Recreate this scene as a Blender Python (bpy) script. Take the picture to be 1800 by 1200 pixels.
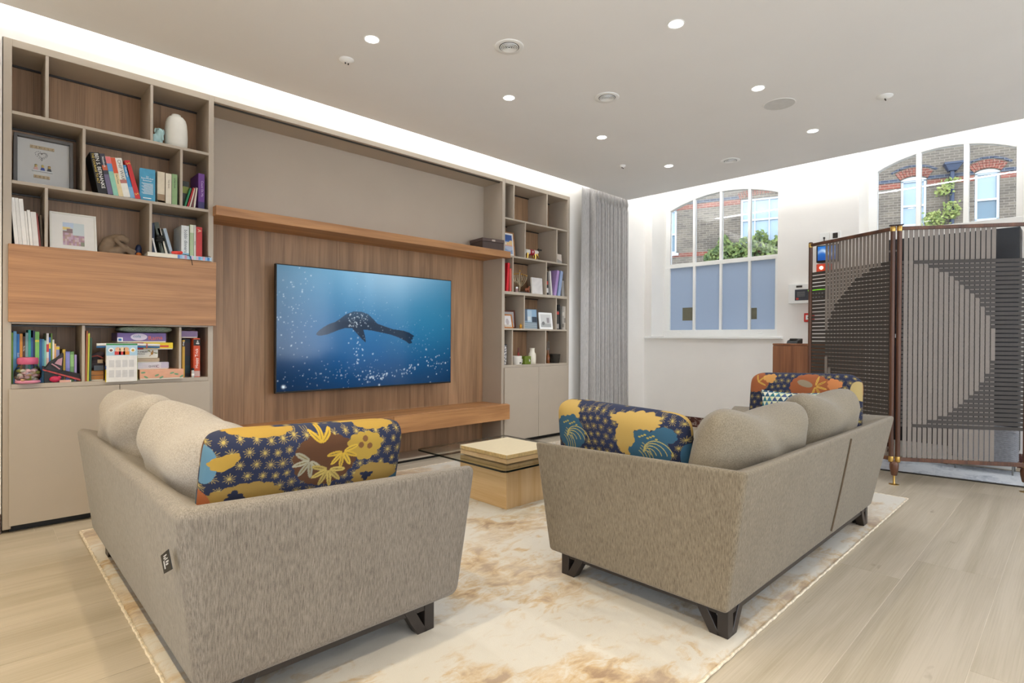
import bpy, bmesh, math, random
import numpy as np
from mathutils import Vector, Matrix, Euler

for o in list(bpy.data.objects):
    bpy.data.objects.remove(o, do_unlink=True)
SC = bpy.context.scene
COL = SC.collection
PI = math.pi
random.seed(7)
rng = np.random.default_rng(11)

# ------------------------------------------------------------------ camera
cam = bpy.data.cameras.new('camera')
cam.sensor_fit = 'HORIZONTAL'
cam.sensor_width = 36.0
cam.lens = 977.54 / 1800 * 36.0
cam.clip_start = 0.05
cam.clip_end = 200
camo = bpy.data.objects.new('camera', cam)
COL.objects.link(camo)
_yaw, _pitch, _roll = 0.799015593, -0.00433149, 0.00648523
_F = Vector((math.cos(_pitch)*math.cos(_yaw), math.cos(_pitch)*math.sin(_yaw), math.sin(_pitch)))
_R0 = Vector((math.sin(_yaw), -math.cos(_yaw), 0))
_U0 = _R0.cross(_F)
_R = math.cos(_roll)*_R0 + math.sin(_roll)*_U0
_U = -math.sin(_roll)*_R0 + math.cos(_roll)*_U0
_m = Matrix.Identity(4)
for i in range(3):
    _m[i][0], _m[i][1], _m[i][2] = _R[i], _U[i], -_F[i]
_m[2][3] = 1.1
camo.matrix_world = _m
SC.camera = camo

# ------------------------------------------------------------------ view, world, lights
SC.view_settings.view_transform = 'Standard'
SC.view_settings.look = 'None'
SC.view_settings.gamma = 1.0
SC.view_settings.use_curve_mapping = False
SC.view_settings.exposure = 0.42
SC.cycles.use_denoising = True
SC.cycles.max_bounces = 10
SC.cycles.diffuse_bounces = 6
SC.cycles.glossy_bounces = 4
SC.cycles.transmission_bounces = 6
SC.cycles.transparent_max_bounces = 16
SC.cycles.caustics_reflective = False
SC.cycles.caustics_refractive = False
SC.cycles.sample_clamp_indirect = 6.0

W = bpy.data.worlds.new('overcast_sky')
SC.world = W
W.use_nodes = True
_bg = W.node_tree.nodes['Background']
_bg.inputs[0].default_value = (0.86, 0.96, 1.09, 1)
_bg.inputs[1].default_value = 3.4

SPOT_W = 13.0                     # lamps over the middle of the room
SPOT_F = 36.0                     # lamps of the row along the media wall
COVE_W = 8.0
WARM = (1.0, 0.84, 0.56)          # lamps at the left end of the room
NEUT = (0.95, 1.0, 1.06)          # lamps toward the windows
SPOT_L = 54.0
COVEC = (0.96, 1.0, 1.04)

def add_area(name, loc, rot, sx, sy, power, col):
    l = bpy.data.lights.new(name, 'AREA')
    l.shape = 'RECTANGLE'
    l.size, l.size_y = sx, sy
    l.energy = power
    l.color = col
    o = bpy.data.objects.new(name, l)
    COL.objects.link(o)
    o.location = loc
    o.rotation_euler = rot
    return o

ZC = 2.864                       # underside of the ceiling raft
XR, YR = 5.95, 4.02              # raft edges (cove slots beyond them)
XB, YB = -1.35, -2.75            # raft edges behind the camera
# LED strips lying on the raft edge inside the cove, shining at the walls
add_area('cove_strip_light', (2.3, YR-0.06, ZC+0.075), (math.radians(150), 0, 0), 7.2, 0.05, COVE_W*7.2, COVEC)
add_area('cove_strip_light', (XR-0.06, 0.6, ZC+0.075), (math.radians(150), 0, math.radians(-90)), 6.6, 0.05, COVE_W*5.5, COVEC)
add_area('cove_strip_light', (2.3, YB+0.06, ZC+0.075), (math.radians(150), 0, math.radians(180)), 7.2, 0.05, COVE_W*7.2, COVEC)
add_area('cove_strip_light', (XB+0.06, 0.6, ZC+0.075), (math.radians(150), 0, math.radians(90)), 6.6, 0.05, COVE_W*0.6, (1.0, 0.82, 0.66))

# ------------------------------------------------------------------ colour and material helpers
def lin(c):
    if isinstance(c, str):
        c = c.lstrip('#')
        c = [int(c[i:i+2], 16)/255 for i in (0, 2, 4)]
    return tuple(v/12.92 if v <= 0.04045 else ((v+0.055)/1.055)**2.4 for v in c)

MATS = {}
class NT:
    def __init__(s, name):
        s.m = bpy.data.materials.new(name)
        s.m.use_nodes = True
        s.t = s.m.node_tree
        s.b = s.t.nodes['Principled BSDF']
        s.out = s.t.nodes['Material Output']
    def n(s, typ, **kw):
        x = s.t.nodes.new(typ)
        for k, v in kw.items():
            setattr(x, k, v)
        return x
    def l(s, a, b):
        s.t.links.new(a, b)
    def coords(s, scale=(1, 1, 1), kind='Object'):
        tc = s.n('ShaderNodeTexCoord')
        mp = s.n('ShaderNodeMapping')
        mp.inputs['Scale'].default_value = scale
        s.l(tc.outputs[kind], mp.inputs['Vector'])
        return mp.outputs['Vector']
    def noise(s, vec, scale, detail=3, rough=0.5, dist=0.0):
        x = s.n('ShaderNodeTexNoise')
        x.inputs['Scale'].default_value = scale
        x.inputs['Detail'].default_value = detail
        x.inputs['Roughness'].default_value = rough
        x.inputs['Distortion'].default_value = dist
        s.l(vec, x.inputs['Vector'])
        return x.outputs['Fac']
    def ramp(s, fac, stops):
        x = s.n('ShaderNodeValToRGB')
        e = x.color_ramp.elements
        while len(e) < len(stops):
            e.new(0.5)
        for i, (p, c) in enumerate(stops):
            e[i].position = p
            e[i].color = (*c, 1) if len(c) == 3 else c
        s.l(fac, x.inputs['Fac'])
        return x.outputs['Color']
    def bump(s, h, strength=0.2, dist=0.002):
        x = s.n('ShaderNodeBump')
        x.inputs['Strength'].default_value = strength
        x.inputs['Distance'].default_value = dist
        s.l(h, x.inputs['Height'])
        s.l(x.outputs['Normal'], s.b.inputs['Normal'])
    def set(s, **kw):
        for k, v in kw.items():
            s.b.inputs[k.replace('_', ' ')].default_value = v

def mat(name, col, rough=0.5, metal=0.0, var=0.05, scale=25, bump=0.0, emit=0.0, spec=0.5, stretch=(1, 1, 1)):
    """plain coloured material with a little procedural unevenness"""
    if name in MATS:
        return MATS[name]
    t = NT(name)
    c = lin(col)
    f = t.noise(t.coords(stretch), scale, 3)
    lo = tuple(v*(1-var) for v in c)
    hi = tuple(min(1, v*(1+var)) for v in c)
    co = t.ramp(f, [(0.3, lo), (0.7, hi)])
    t.l(co, t.b.inputs['Base Color'])
    t.set(Roughness=rough, Metallic=metal)
    t.b.inputs['Specular IOR Level'].default_value = spec
    if bump:
        t.bump(f, bump)
    if emit:
        t.l(co, t.b.inputs['Emission Color'])
        t.b.inputs['Emission Strength'].default_value = emit
    MATS[name] = t.m
    return t.m

def wood(name, c1, c2, axis='x', rough=0.45, fine=1.0, vary=0.10):
    """long grain along one object axis, each board a shade of its own"""
    if name in MATS:
        return MATS[name]
    t = NT(name)
    sc = {'x': (0.9, 14, 14), 'y': (14, 0.9, 14), 'z': (14, 14, 0.9)}[axis]
    sc2 = {'x': (3, 190, 190), 'y': (190, 3, 190), 'z': (190, 190, 3)}[axis]
    oi = t.n('ShaderNodeObjectInfo')
    v = t.coords(tuple(x*fine for x in sc))
    add = t.n('ShaderNodeVectorMath', operation='ADD')
    mul = t.n('ShaderNodeVectorMath', operation='SCALE')
    mul.inputs[0].default_value = (17, 31, 23)
    t.l(oi.outputs['Random'], mul.inputs['Scale'])
    t.l(v, add.inputs[0])
    t.l(mul.outputs[0], add.inputs[1])
    f1 = t.noise(add.outputs[0], 1.0, 5, 0.55, 0.6)
    f2 = t.noise(t.coords(sc2), 1.0, 2, 0.5)
    mx = t.n('ShaderNodeMath', operation='MULTIPLY_ADD')
    t.l(f2, mx.inputs[0])
    mx.inputs[1].default_value = 0.45
    sub = t.n('ShaderNodeMath', operation='SUBTRACT')
    t.l(f1, sub.inputs[0])
    sub.inputs[1].default_value = 0.22
    t.l(sub.outputs[0], mx.inputs[2])
    co = t.ramp(mx.outputs[0], [(0.32, lin(c1)), (0.68, lin(c2))])
    hs = t.n('ShaderNodeHueSaturation')
    mr = t.n('ShaderNodeMapRange')
    mr.inputs['To Min'].default_value = 1-vary
    mr.inputs['To Max'].default_value = 1+vary
    t.l(oi.outputs['Random'], mr.inputs['Value'])
    t.l(mr.outputs['Result'], hs.inputs['Value'])
    t.l(co, hs.inputs['Color'])
    t.l(hs.outputs['Color'], t.b.inputs['Base Color'])
    t.set(Roughness=rough)
    t.bump(f2, 0.08, 0.001)
    MATS[name] = t.m
    return t.m

def fabric(name, c1, c2, vert=True, fine=1.0):
    """slubby woven upholstery with upright streaks"""
    if name in MATS:
        return MATS[name]
    t = NT(name)
    sa = (340*fine, 340*fine, 26*fine) if vert else (220*fine, 220*fine, 220*fine)
    f1 = t.noise(t.coords(sa), 1.0, 3, 0.6)
    f2 = t.noise(t.coords((520, 520, 520)), 1.0, 2, 0.6)
    f3 = t.noise(t.coords((6, 6, 4)), 1.0, 2)
    a = t.n('ShaderNodeMath', operation='MULTIPLY_ADD')
    t.l(f2, a.inputs[0]); a.inputs[1].default_value = 0.35; t.l(f1, a.inputs[2])
    b = t.n('ShaderNodeMath', operation='MULTIPLY_ADD')
    t.l(f3, b.inputs[0]); b.inputs[1].default_value = 0.12; t.l(a.outputs[0], b.inputs[2])
    co = t.ramp(b.outputs[0], [(0.52, lin(c1)), (0.92, lin(c2))])
    t.l(co, t.b.inputs['Base Color'])
    t.set(Roughness=0.9)
    t.b.inputs['Specular IOR Level'].default_value = 0.2
    t.b.inputs['Sheen Weight'].default_value = 0.15
    t.bump(a.outputs[0], 0.35, 0.0015)
    MATS[name] = t.m
    return t.m

def attr_mat(name, attr='print', rough=0.85, emit=0.0, weave=True, spec=0.3):
    """colour comes from a printed/woven pattern stored on the mesh"""
    t = NT(name)
    a = t.n('ShaderNodeAttribute', attribute_name=attr)
    if emit:
        t.b.inputs['Base Color'].default_value = (0.004, 0.004, 0.005, 1)
        t.l(a.outputs['Color'], t.b.inputs['Emission Color'])
        t.b.inputs['Emission Strength'].default_value = emit
    else:
        t.l(a.outputs['Color'], t.b.inputs['Base Color'])
        if weave:
            t.bump(t.noise(t.coords((500, 500, 500)), 1.0, 2), 0.3, 0.001)
    t.set(Roughness=rough)
    t.b.inputs['Specular IOR Level'].default_value = spec
    return t.m

def glass_mat(name, tint=(1, 1, 1), refl=1.0):
    """thin pane: clear straight through, mirror sheen by angle"""
    t = NT(name)
    t.t.nodes.remove(t.b)
    tr = t.n('ShaderNodeBsdfTransparent')
    tr.inputs[0].default_value = (*tint, 1)
    gl = t.n('ShaderNodeBsdfGlossy')
    gl.inputs['Roughness'].default_value = 0.01
    fr = t.n('ShaderNodeFresnel')
    fr.inputs['IOR'].default_value = 1.5
    mu = t.n('ShaderNodeMath', operation='MULTIPLY')
    mu.inputs[1].default_value = refl
    t.l(fr.outputs[0], mu.inputs[0])
    mx = t.n('ShaderNodeMixShader')
    t.l(mu.outputs[0], mx.inputs[0])
    t.l(tr.outputs[0], mx.inputs[1])
    t.l(gl.outputs[0], mx.inputs[2])
    t.l(mx.outputs[0], t.out.inputs['Surface'])
    return t.m

# ------------------------------------------------------------------ geometry helpers
class MB:
    """collects boxes, bars, lathes and sheets; build() links them as ONE mesh object"""
    def __init__(s):
        s.v = []; s.f = []; s.mi = []; s.cur = 0
    def add(s, vs, fs):
        o = len(s.v)
        s.v += [tuple(p) for p in vs]
        for f in fs:
            s.f.append(tuple(i+o for i in f)); s.mi.append(s.cur)
        return s
    def box(s, x0, x1, y0, y1, z0, z1):
        vs = [(x0,y0,z0),(x1,y0,z0),(x1,y1,z0),(x0,y1,z0),(x0,y0,z1),(x1,y0,z1),(x1,y1,z1),(x0,y1,z1)]
        return s.add(vs, [(0,3,2,1),(4,5,6,7),(0,1,5,4),(1,2,6,5),(2,3,7,6),(3,0,4,7)])
    def obox(s, o, ax, an, x0, x1, y0, y1, z0, z1):
        """box in a frame: ax along, an across, z up"""
        o = Vector(o); ax = Vector(ax); an = Vector(an); up = Vector((0, 0, 1))
        vs = [o+ax*x+an*y+up*z for x, y, z in
              [(x0,y0,z0),(x1,y0,z0),(x1,y1,z0),(x0,y1,z0),(x0,y0,z1),(x1,y0,z1),(x1,y1,z1),(x0,y1,z1)]]
        fs = [(0,3,2,1),(4,5,6,7),(0,1,5,4),(1,2,6,5),(2,3,7,6),(3,0,4,7)]
        if ax.cross(an).z < 0:
            fs = [f[::-1] for f in fs]
        return s.add(vs, fs)
    def hexa(s, b, t):
        """8 corners: bottom loop b, top loop t (counter-clockwise from above)"""
        return s.add(list(b)+list(t), [(0,3,2,1),(4,5,6,7),(0,1,5,4),(1,2,6,5),(2,3,7,6),(3,0,4,7)])
    def prism(s, poly, z0, z1, plane='xy'):
        """extrude a polygon (counter-clockwise) along the axis left over"""
        n = len(poly)
        def P(p, w):
            if plane == 'xy': return (p[0], p[1], w)
            if plane == 'xz': return (p[0], -w, p[1])
            return (w, p[0], p[1])          # 'yz'
        vs = [P(p, z0) for p in poly]+[P(p, z1) for p in poly]
        fs = [tuple(range(n-1, -1, -1)), tuple(range(n, 2*n))]
        fs += [(i, (i+1) % n, n+(i+1) % n, n+i) for i in range(n)]
        return s.add(vs, fs)
    def cyl(s, p0, p1, r0, r1=None, n=16, cap=True):
        r1 = r0 if r1 is None else r1
        p0 = Vector(p0); p1 = Vector(p1)
        d = (p1-p0).normalized()
        a = d.orthogonal().normalized(); b = d.cross(a)
        vs = []
        for p, r in ((p0, r0), (p1, r1)):
            for i in range(n):
                t = 2*PI*i/n
                vs.append(p+a*(r*math.cos(t))+b*(r*math.sin(t)))
        fs = [(i, (i+1) % n, n+(i+1) % n, n+i) for i in range(n)]
        if cap:
            fs += [tuple(range(n-1, -1, -1)), tuple(range(n, 2*n))]
        return s.add(vs, fs)
    def tube(s, pts, r, n=8):
        pts = [Vector(p) for p in pts]
        rs = r if isinstance(r, (list, tuple)) else [r]*len(pts)
        vs = []; a = None
        for i, p in enumerate(pts):
            d = (pts[min(i+1, len(pts)-1)]-pts[max(i-1, 0)]).normalized()
            if a is None:
                a = d.orthogonal().normalized()
            a = (a-d*a.dot(d)).normalized()
            b = d.cross(a)
            for k in range(n):
                t = 2*PI*k/n
                vs.append(p+a*(rs[i]*math.cos(t))+b*(rs[i]*math.sin(t)))
        fs = []
        for i in range(len(pts)-1):
            for k in range(n):
                fs.append((i*n+k, i*n+(k+1) % n, (i+1)*n+(k+1) % n, (i+1)*n+k))
        m = len(pts)-1
        fs += [tuple(range(n-1, -1, -1)), tuple(m*n+k for k in range(n))]
        return s.add(vs, fs)
    def lathe(s, prof, c=(0, 0, 0), n=32, cap=True):
        """prof: (radius, z) from bottom to top"""
        vs = []
        for r, z in prof:
            for i in range(n):
                t = 2*PI*i/n
                vs.append((c[0]+r*math.cos(t), c[1]+r*math.sin(t), c[2]+z))
        fs = []
        for j in range(len(prof)-1):
            for i in range(n):
                fs.append((j*n+i, j*n+(i+1) % n, (j+1)*n+(i+1) % n, (j+1)*n+i))
        if cap:
            fs.append(tuple(range(n-1, -1, -1)))
            m = (len(prof)-1)*n
            fs.append(tuple(m+i for i in range(n)))
        return s.add(vs, fs)
    def ball(s, c, r, n=12, m=8):
        r = (r, r, r) if isinstance(r, (int, float)) else r
        vs = [(c[0], c[1], c[2]-r[2])]
        for j in range(1, m):
            p = -PI/2+PI*j/m
            for i in range(n):
                t = 2*PI*i/n
                vs.append((c[0]+r[0]*math.cos(p)*math.cos(t), c[1]+r[1]*math.cos(p)*math.sin(t), c[2]+r[2]*math.sin(p)))
        vs.append((c[0], c[1], c[2]+r[2]))
        fs = [(0, 1+(i+1) % n, 1+i) for i in range(n)]
        for j in range(m-2):
            for i in range(n):
                fs.append((1+j*n+i, 1+j*n+(i+1) % n, 1+(j+1)*n+(i+1) % n, 1+(j+1)*n+i))
        k = 1+(m-2)*n
        fs += [(k+i, k+(i+1) % n, len(vs)-1) for i in range(n)]
        return s.add(vs, fs)
    def mesh(s, name, mats, bevel=0, seg=2, smooth=False, angle=35):
        me = bpy.data.meshes.new(name)
        me.from_pydata(s.v, [], s.f)
        ms = mats if isinstance(mats, (list, tuple)) else [mats]
        for m in ms:
            me.materials.append(m)
        if len(ms) > 1:
            me.polygons.foreach_set('material_index', s.mi)
        if bevel:
            bm = bmesh.new(); bm.from_mesh(me)
            bmesh.ops.remove_doubles(bm, verts=bm.verts, dist=1e-6)
            es = [e for e in bm.edges if len(e.link_faces) == 2 and e.calc_face_angle(0) > math.radians(25)]
            bmesh.ops.bevel(bm, geom=es, offset=bevel, segments=seg, profile=0.5, affect='EDGES', clamp_overlap=True)
            bm.to_mesh(me); bm.free()
        if smooth:
            me.shade_smooth()
            me.set_sharp_from_angle(angle=math.radians(angle))
        me.update()
        return me
    def build(s, name, mats, parent=None, **kw):
        return link(name, s.mesh(name, mats, **kw), parent)

def link(name, data, parent=None):
    o = bpy.data.objects.new(name, data)
    COL.objects.link(o)
    if parent is not None:
        o.parent = parent
    return o

def tag(o, label=None, cat=None, group=None, kind=None):
    if label: o['label'] = label
    if cat: o['category'] = cat
    if group: o['group'] = group
    if kind: o['kind'] = kind
    return o

def thing(name, label, cat, loc=(0, 0, 0), rot=(0, 0, 0), group=None):
    o = bpy.data.objects.new(name, None)
    o.empty_display_size = 0.05
    COL.objects.link(o)
    o.location = loc
    o.rotation_euler = rot if not isinstance(rot, (int, float)) else (0, 0, rot)
    return tag(o, label, cat, group)

def struct(o):
    o['kind'] = 'structure'
    return o

TEXTS = []
def text(parent, s, at, xdir, ydir, size, m, name='lettering', align='LEFT', valign='BOTTOM_BASELINE', squeeze=1.0):
    cu = bpy.data.curves.new(name, 'FONT')
    cu.body = s
    cu.size = size
    cu.extrude = 0.00025
    cu.resolution_u = 2
    cu.align_x = align
    cu.align_y = valign
    cu.materials.append(m)
    o = link(name, cu, parent)
    TEXTS.append(o)
    x = Vector(xdir).normalized(); y = Vector(ydir).normalized(); z = x.cross(y)
    mm = Matrix.Identity(4)
    for i in range(3):
        mm[i][0], mm[i][1], mm[i][2], mm[i][3] = x[i]*squeeze, y[i], z[i], at[i]
    o.matrix_local = mm
    return o

def grid_mesh(name, P, m, colors=None, attr='print', wrap_u=False):
    """P: (nv, nu, 3) array of points"""
    nv, nu = P.shape[:2]
    idx = np.arange(nv*nu).reshape(nv, nu)
    a = idx[:-1, :-1].ravel(); b = idx[:-1, 1:].ravel(); c = idx[1:, 1:].ravel(); d = idx[1:, :-1].ravel()
    q = np.stack([a, b, c, d], 1)
    me = bpy.data.meshes.new(name)
    me.vertices.add(nv*nu)
    me.vertices.foreach_set('co', P.reshape(-1, 3).astype(np.float32).ravel())
    me.loops.add(len(q)*4)
    me.loops.foreach_set('vertex_index', q.ravel().astype(np.int32))
    me.polygons.add(len(q))
    me.polygons.foreach_set('loop_start', (np.arange(len(q))*4).astype(np.int32))
    me.update(calc_edges=True)
    me.validate()
    me.materials.append(m)
    if colors is not None:
        ca = me.color_attributes.new(attr, 'FLOAT_COLOR', 'POINT')
        rgba = np.ones((nv*nu, 4), np.float32)
        rgba[:, :3] = colors.reshape(-1, 3)
        ca.data.foreach_set('color', rgba.ravel())
    me.shade_smooth()
    return me

def blobby(name, caps, m, parent=None, voxel=0.006, smooth=6):
    """one continuous sculpted body grown from tapered limbs: caps = (p0, p1, r0, r1)"""
    b = MB()
    for p0, p1, r0, r1 in caps:
        p0 = Vector(p0); p1 = Vector(p1)
        n = max(2, int((p1-p0).length/(min(r0, r1)*0.55))+1)
        for i in range(n):
            t = i/(n-1)
            b.ball(p0.lerp(p1, t), r0+(r1-r0)*t, 12, 8)
    me = b.mesh(name, m)
    o = link(name, me)
    md = o.modifiers.new('r', 'REMESH'); md.mode = 'VOXEL'; md.voxel_size = voxel
    sm = o.modifiers.new('s', 'SMOOTH'); sm.iterations = smooth; sm.factor = 0.5
    dg = bpy.context.evaluated_depsgraph_get()
    new = bpy.data.meshes.new_from_object(o.evaluated_get(dg))
    o.modifiers.clear()
    o.data = new
    new.name = name
    if not new.materials:
        new.materials.append(m)
    new.shade_smooth()
    if parent is not None:
        o.parent = parent
    return o
# ------------------------------------------------------------------ materials
m_wall = mat('wall_paint', '#F2EEE8', 0.85, var=0.015, scale=3, spec=0.2)
m_ceil = mat('ceiling_paint', '#EFEDEA', 0.9, var=0.012, scale=2, spec=0.15)
m_white = mat('white_gloss_paint', '#F1F0EC', 0.4, var=0.015, scale=6)
m_taupe = mat('taupe_lacquer', '#B2A594', 0.45, var=0.02, scale=5)
m_taupe_panel = mat('taupe_panel_lacquer', '#B8AA98', 0.5, var=0.02, scale=4)
m_black = mat('matt_black', '#16140F', 0.5, var=0.1)
m_dark = mat('dark_bronze', '#2B2420', 0.4, var=0.08, scale=12)
m_oak = wood('oak_veneer', '#98683F', '#BF8B59', 'x', 0.45, vary=0.03)
m_walnut = wood('walnut_veneer', '#8A6A4D', '#B08A67', 'z', 0.5, vary=0.07)
m_plank = wood('oiled_oak_plank', '#A0947F', '#B8AC9A', 'x', 0.42, fine=0.5, vary=0.04)
def add_knots(m):
    nt = m.node_tree
    bsdf = nt.nodes['Principled BSDF']
    src = bsdf.inputs['Base Color'].links[0].from_socket
    tc = nt.nodes.new('ShaderNodeTexCoord'); mp = nt.nodes.new('ShaderNodeMapping')
    mp.inputs['Scale'].default_value = (1.6, 4.0, 1)
    nz = nt.nodes.new('ShaderNodeTexNoise'); nz.inputs['Scale'].default_value = 2.3; nz.inputs['Detail'].default_value = 3
    rp = nt.nodes.new('ShaderNodeValToRGB')
    rp.color_ramp.elements[0].position = 0.72; rp.color_ramp.elements[0].color = (1, 1, 1, 1)
    rp.color_ramp.elements[1].position = 0.80; rp.color_ramp.elements[1].color = (0.55, 0.50, 0.45, 1)
    mx = nt.nodes.new('ShaderNodeMix'); mx.data_type = 'RGBA'; mx.blend_type = 'MULTIPLY'; mx.inputs[0].default_value = 1.0
    nt.links.new(tc.outputs['Object'], mp.inputs['Vector']); nt.links.new(mp.outputs[0], nz.inputs['Vector']); nt.links.new(nz.outputs['Fac'], rp.inputs[0])
    nt.links.new(src, mx.inputs[6]); nt.links.new(rp.outputs[0], mx.inputs[7]); nt.links.new(mx.outputs[2], bsdf.inputs['Base Color'])
add_knots(m_plank)
m_brass = mat('brushed_brass', '#C9A45C', 0.3, 1.0, var=0.06, scale=80)
m_steel = mat('satin_metal', '#8F8E8C', 0.35, 0.9, var=0.05, scale=60)
m_gold = mat('polished_gold', '#D7A955', 0.22, 1.0, var=0.05)
m_paper = mat('page_paper', '#E9E2D2', 0.9, var=0.05, scale=90, stretch=(1, 1, 30))
m_ink = mat('print_black', '#1B1A1A', 0.7, var=0.05)
m_inkw = mat('print_white', '#F2F0EA', 0.7, var=0.02)

def lamp_mat(name, col, strength):
    t = NT(name)
    t.b.inputs['Base Color'].default_value = (0.9, 0.9, 0.9, 1)
    t.b.inputs['Emission Color'].default_value = (*col, 1)
    t.b.inputs['Emission Strength'].default_value = strength
    return t.m
m_lens = lamp_mat('lit_lens', (1.0, 0.97, 0.92), 9.0)
m_led = lamp_mat('led_tape', COVEC, 3.0)

def marble(name):
    t = NT(name)
    v = t.coords((1, 1, 1))
    f = t.noise(v, 9, 6, 0.6, 1.6)
    co = t.ramp(f, [(0.30, lin('#3A1D18')), (0.52, lin('#54302A')), (0.575, lin('#B9A79C')), (0.60, lin('#4C2A24')), (0.8, lin('#3A1D18'))])
    t.l(co, t.b.inputs['Base Color'])
    t.set(Roughness=0.2)
    return t.m
m_marble = marble('rosso_marble')

# ------------------------------------------------------------------ floor
fl = struct(MB().box(-1.9, 7.1, -3.3, 4.6, -0.12, -0.0016).build('floor', mat('joint_filler', '#CFC5B6', 0.9)))
PW = 0.322
y = 0.2585-PW*11
row = 0
while y < 4.5:
    x = -1.9-((row*0.83) % 2.1)
    while x < 6.6:
        ln = 2.1+0.25*((row*7+int(x*3)) % 3-1)
        x0, x1 = max(x, -1.9), min(x+ln, 6.6)
        if x1-x0 > 0.05 and y < 4.19:
            b = MB().box(x0+0.0008, x1-0.0008, y+0.0012, min(y+PW, 4.5)-0.0012, -0.0015, 0)
            b.build('plank', m_plank, fl, bevel=0.0006, seg=1)
        x += ln
    y += PW
    row += 1

# ------------------------------------------------------------------ ceiling: raft, void above it
ZV = 3.46
c = MB()
c.box(XB, XR, YB, YR, ZC, ZC+0.035)
c.box(-1.9, 7.1, -3.3, 4.55, ZV, ZV+0.1)
struct(c.build('ceiling', m_ceil))
for nm, bx in (('led_strip', (XB+0.3, XR-0.3, YR-0.095, YR-0.08)), ('led_strip', (XB+0.3, XR-0.3, YB+0.08, YB+0.095))):
    tag(MB().box(*bx, ZC+0.036, ZC+0.044).build(nm, m_led), 'led tape lying in the cove above the media wall' if bx[2] > 0 else 'led tape lying in the cove behind the viewpoint', 'light')

# ------------------------------------------------------------------ walls
w = MB()
w.box(-1.9, 0.122, 4.19, 4.6, 0, ZV)
w.box(4.988, 7.1, 4.19, 4.6, 0, ZV)
w.box(0.122, 4.988, 4.19, 4.6, 2.758, ZV)
w.box(0.122, 4.988, 4.50, 4.6, 0, 2.758)
struct(w.build('wall_left', m_wall))
w = MB()
XW = 6.60                       # room face of the window wall
XO = 7.12
w.box(XW, XO, 4.080, 4.19, 0, ZV)
w.box(XW, XO, 1.634, 2.443, 0, ZV)
w.box(XW, XO, -3.3, 0.357, 0, ZV)
w.box(XW, XO, 2.443, 4.080, 0, 1.132)
w.box(XW, XO, 0.357, 1.634, 0, 2.204)
w.box(XW, XO, 2.443, 4.080, 3.30, ZV)
w.box(XW, XO, 0.357, 1.634, 3.30, ZV)
struct(w.build('wall_back', m_wall))
# the rest of the room behind the viewpoint: two walls, plain windows added in them to bring in daylight
def wall_with_added_windows(name, wins_, z0, z1, along, c0, c1, lo, hi):
    w_ = MB()
    def bx(a, b, za, zb):
        if along == 'x': w_.box(a, b, c0, c1, za, zb)
        else: w_.box(c0, c1, a, b, za, zb)
    x = lo
    for a, b in wins_:
        bx(x, a, 0, ZV); bx(a, b, 0, z0); bx(a, b, z1, ZV)
        x = b
    bx(x, hi, 0, ZV)
    struct(w_.build(name, m_wall))
FW, RW = [(-2.8, -0.6), (-0.4, 1.8)], [(-1.6, 0.8), (1.0, 3.4), (3.6, 6.0)]
wall_with_added_windows('wall_right', RW, 0.08, 2.75, 'x', -3.5, -3.3, -1.9, 7.1)
wall_with_added_windows('wall_front', FW, 0.08, 2.75, 'y', -2.1, -1.9, -3.5, 4.6)
k_ = 3
for wins_, along in ((RW, 'x'), (FW, 'y')):
    for a, b in wins_:
        t = struct(thing('window_%d' % k_, None, None, ((a+b)/2, -3.42, 0.08) if along == 'x' else (-2.02, (a+b)/2, 0.08), (0, 0, 0 if along == 'x' else PI/2)))  # unseen window, put in only to brighten the room
        h_ = (b-a)/2
        f = MB(); f.box(-h_, h_, -0.03, 0.03, 0, 0.06); f.box(-h_, h_, -0.03, 0.03, 2.61, 2.67); f.box(-h_, -h_+0.06, -0.03, 0.03, 0.06, 2.61); f.box(h_-0.06, h_, -0.03, 0.03, 0.06, 2.61)
        f.box(-0.02, 0.02, -0.03, 0.03, 0.06, 2.61)
        f.build('frame', m_white, t)
        for u in (-1, 1):
            MB().box(min(u*0.02, u*(h_-0.06)), max(u*0.02, u*(h_-0.06)), -0.003, 0.003, 0.06, 2.61).build('pane', glass_mat('far_glass'), t)
        k_ += 1
struct(MB().box(XW-0.018, XW, 1.2, 4.19, 0, 0.125).build('baseboard_back', m_marble, bevel=0.002))
struct(MB().box(XW-0.018, XW, -3.3, 1.2, 0, 0.125).build('baseboard_back', m_marble, bevel=0.002))
b = MB(); b.box(-1.9, 0.12, 4.172, 4.19, 0, 0.11); b.box(4.99, XW, 4.172, 4.19, 0, 0.11)
struct(b.build('baseboard_left', m_marble, bevel=0.002))

# ------------------------------------------------------------------ windows
def arch_z(yv, yc, half, zs, rise):
    R = (half*half+rise*rise)/(2*rise)
    return zs-(R-rise)+math.sqrt(max(R*R-(yv-yc)**2, 0))

m_glass = glass_mat('clear_glass', (0.97, 0.985, 0.99), 1.0)
def frost_mat():
    t = NT('frosted_film')
    t.t.nodes.remove(t.b)
    tr = t.n('ShaderNodeBsdfTranslucent'); tr.inputs[0].default_value = (0.60, 0.66, 0.74, 1)
    df = t.n('ShaderNodeBsdfDiffuse'); df.inputs[0].default_value = (0.36, 0.42, 0.52, 1)
    gl = t.n('ShaderNodeBsdfGlossy'); gl.inputs['Roughness'].default_value = 0.35
    a = t.n('ShaderNodeMixShader'); a.inputs[0].default_value = 0.45
    b_ = t.n('ShaderNodeMixShader'); b_.inputs[0].default_value = 0.04
    t.l(tr.outputs[0], a.inputs[1]); t.l(df.outputs[0], a.inputs[2])
    t.l(a.outputs[0], b_.inputs[1]); t.l(gl.outputs[0], b_.inputs[2])
    t.l(b_.outputs[0], t.out.inputs['Surface'])
    return t.m
m_frost = frost_mat()
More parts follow.
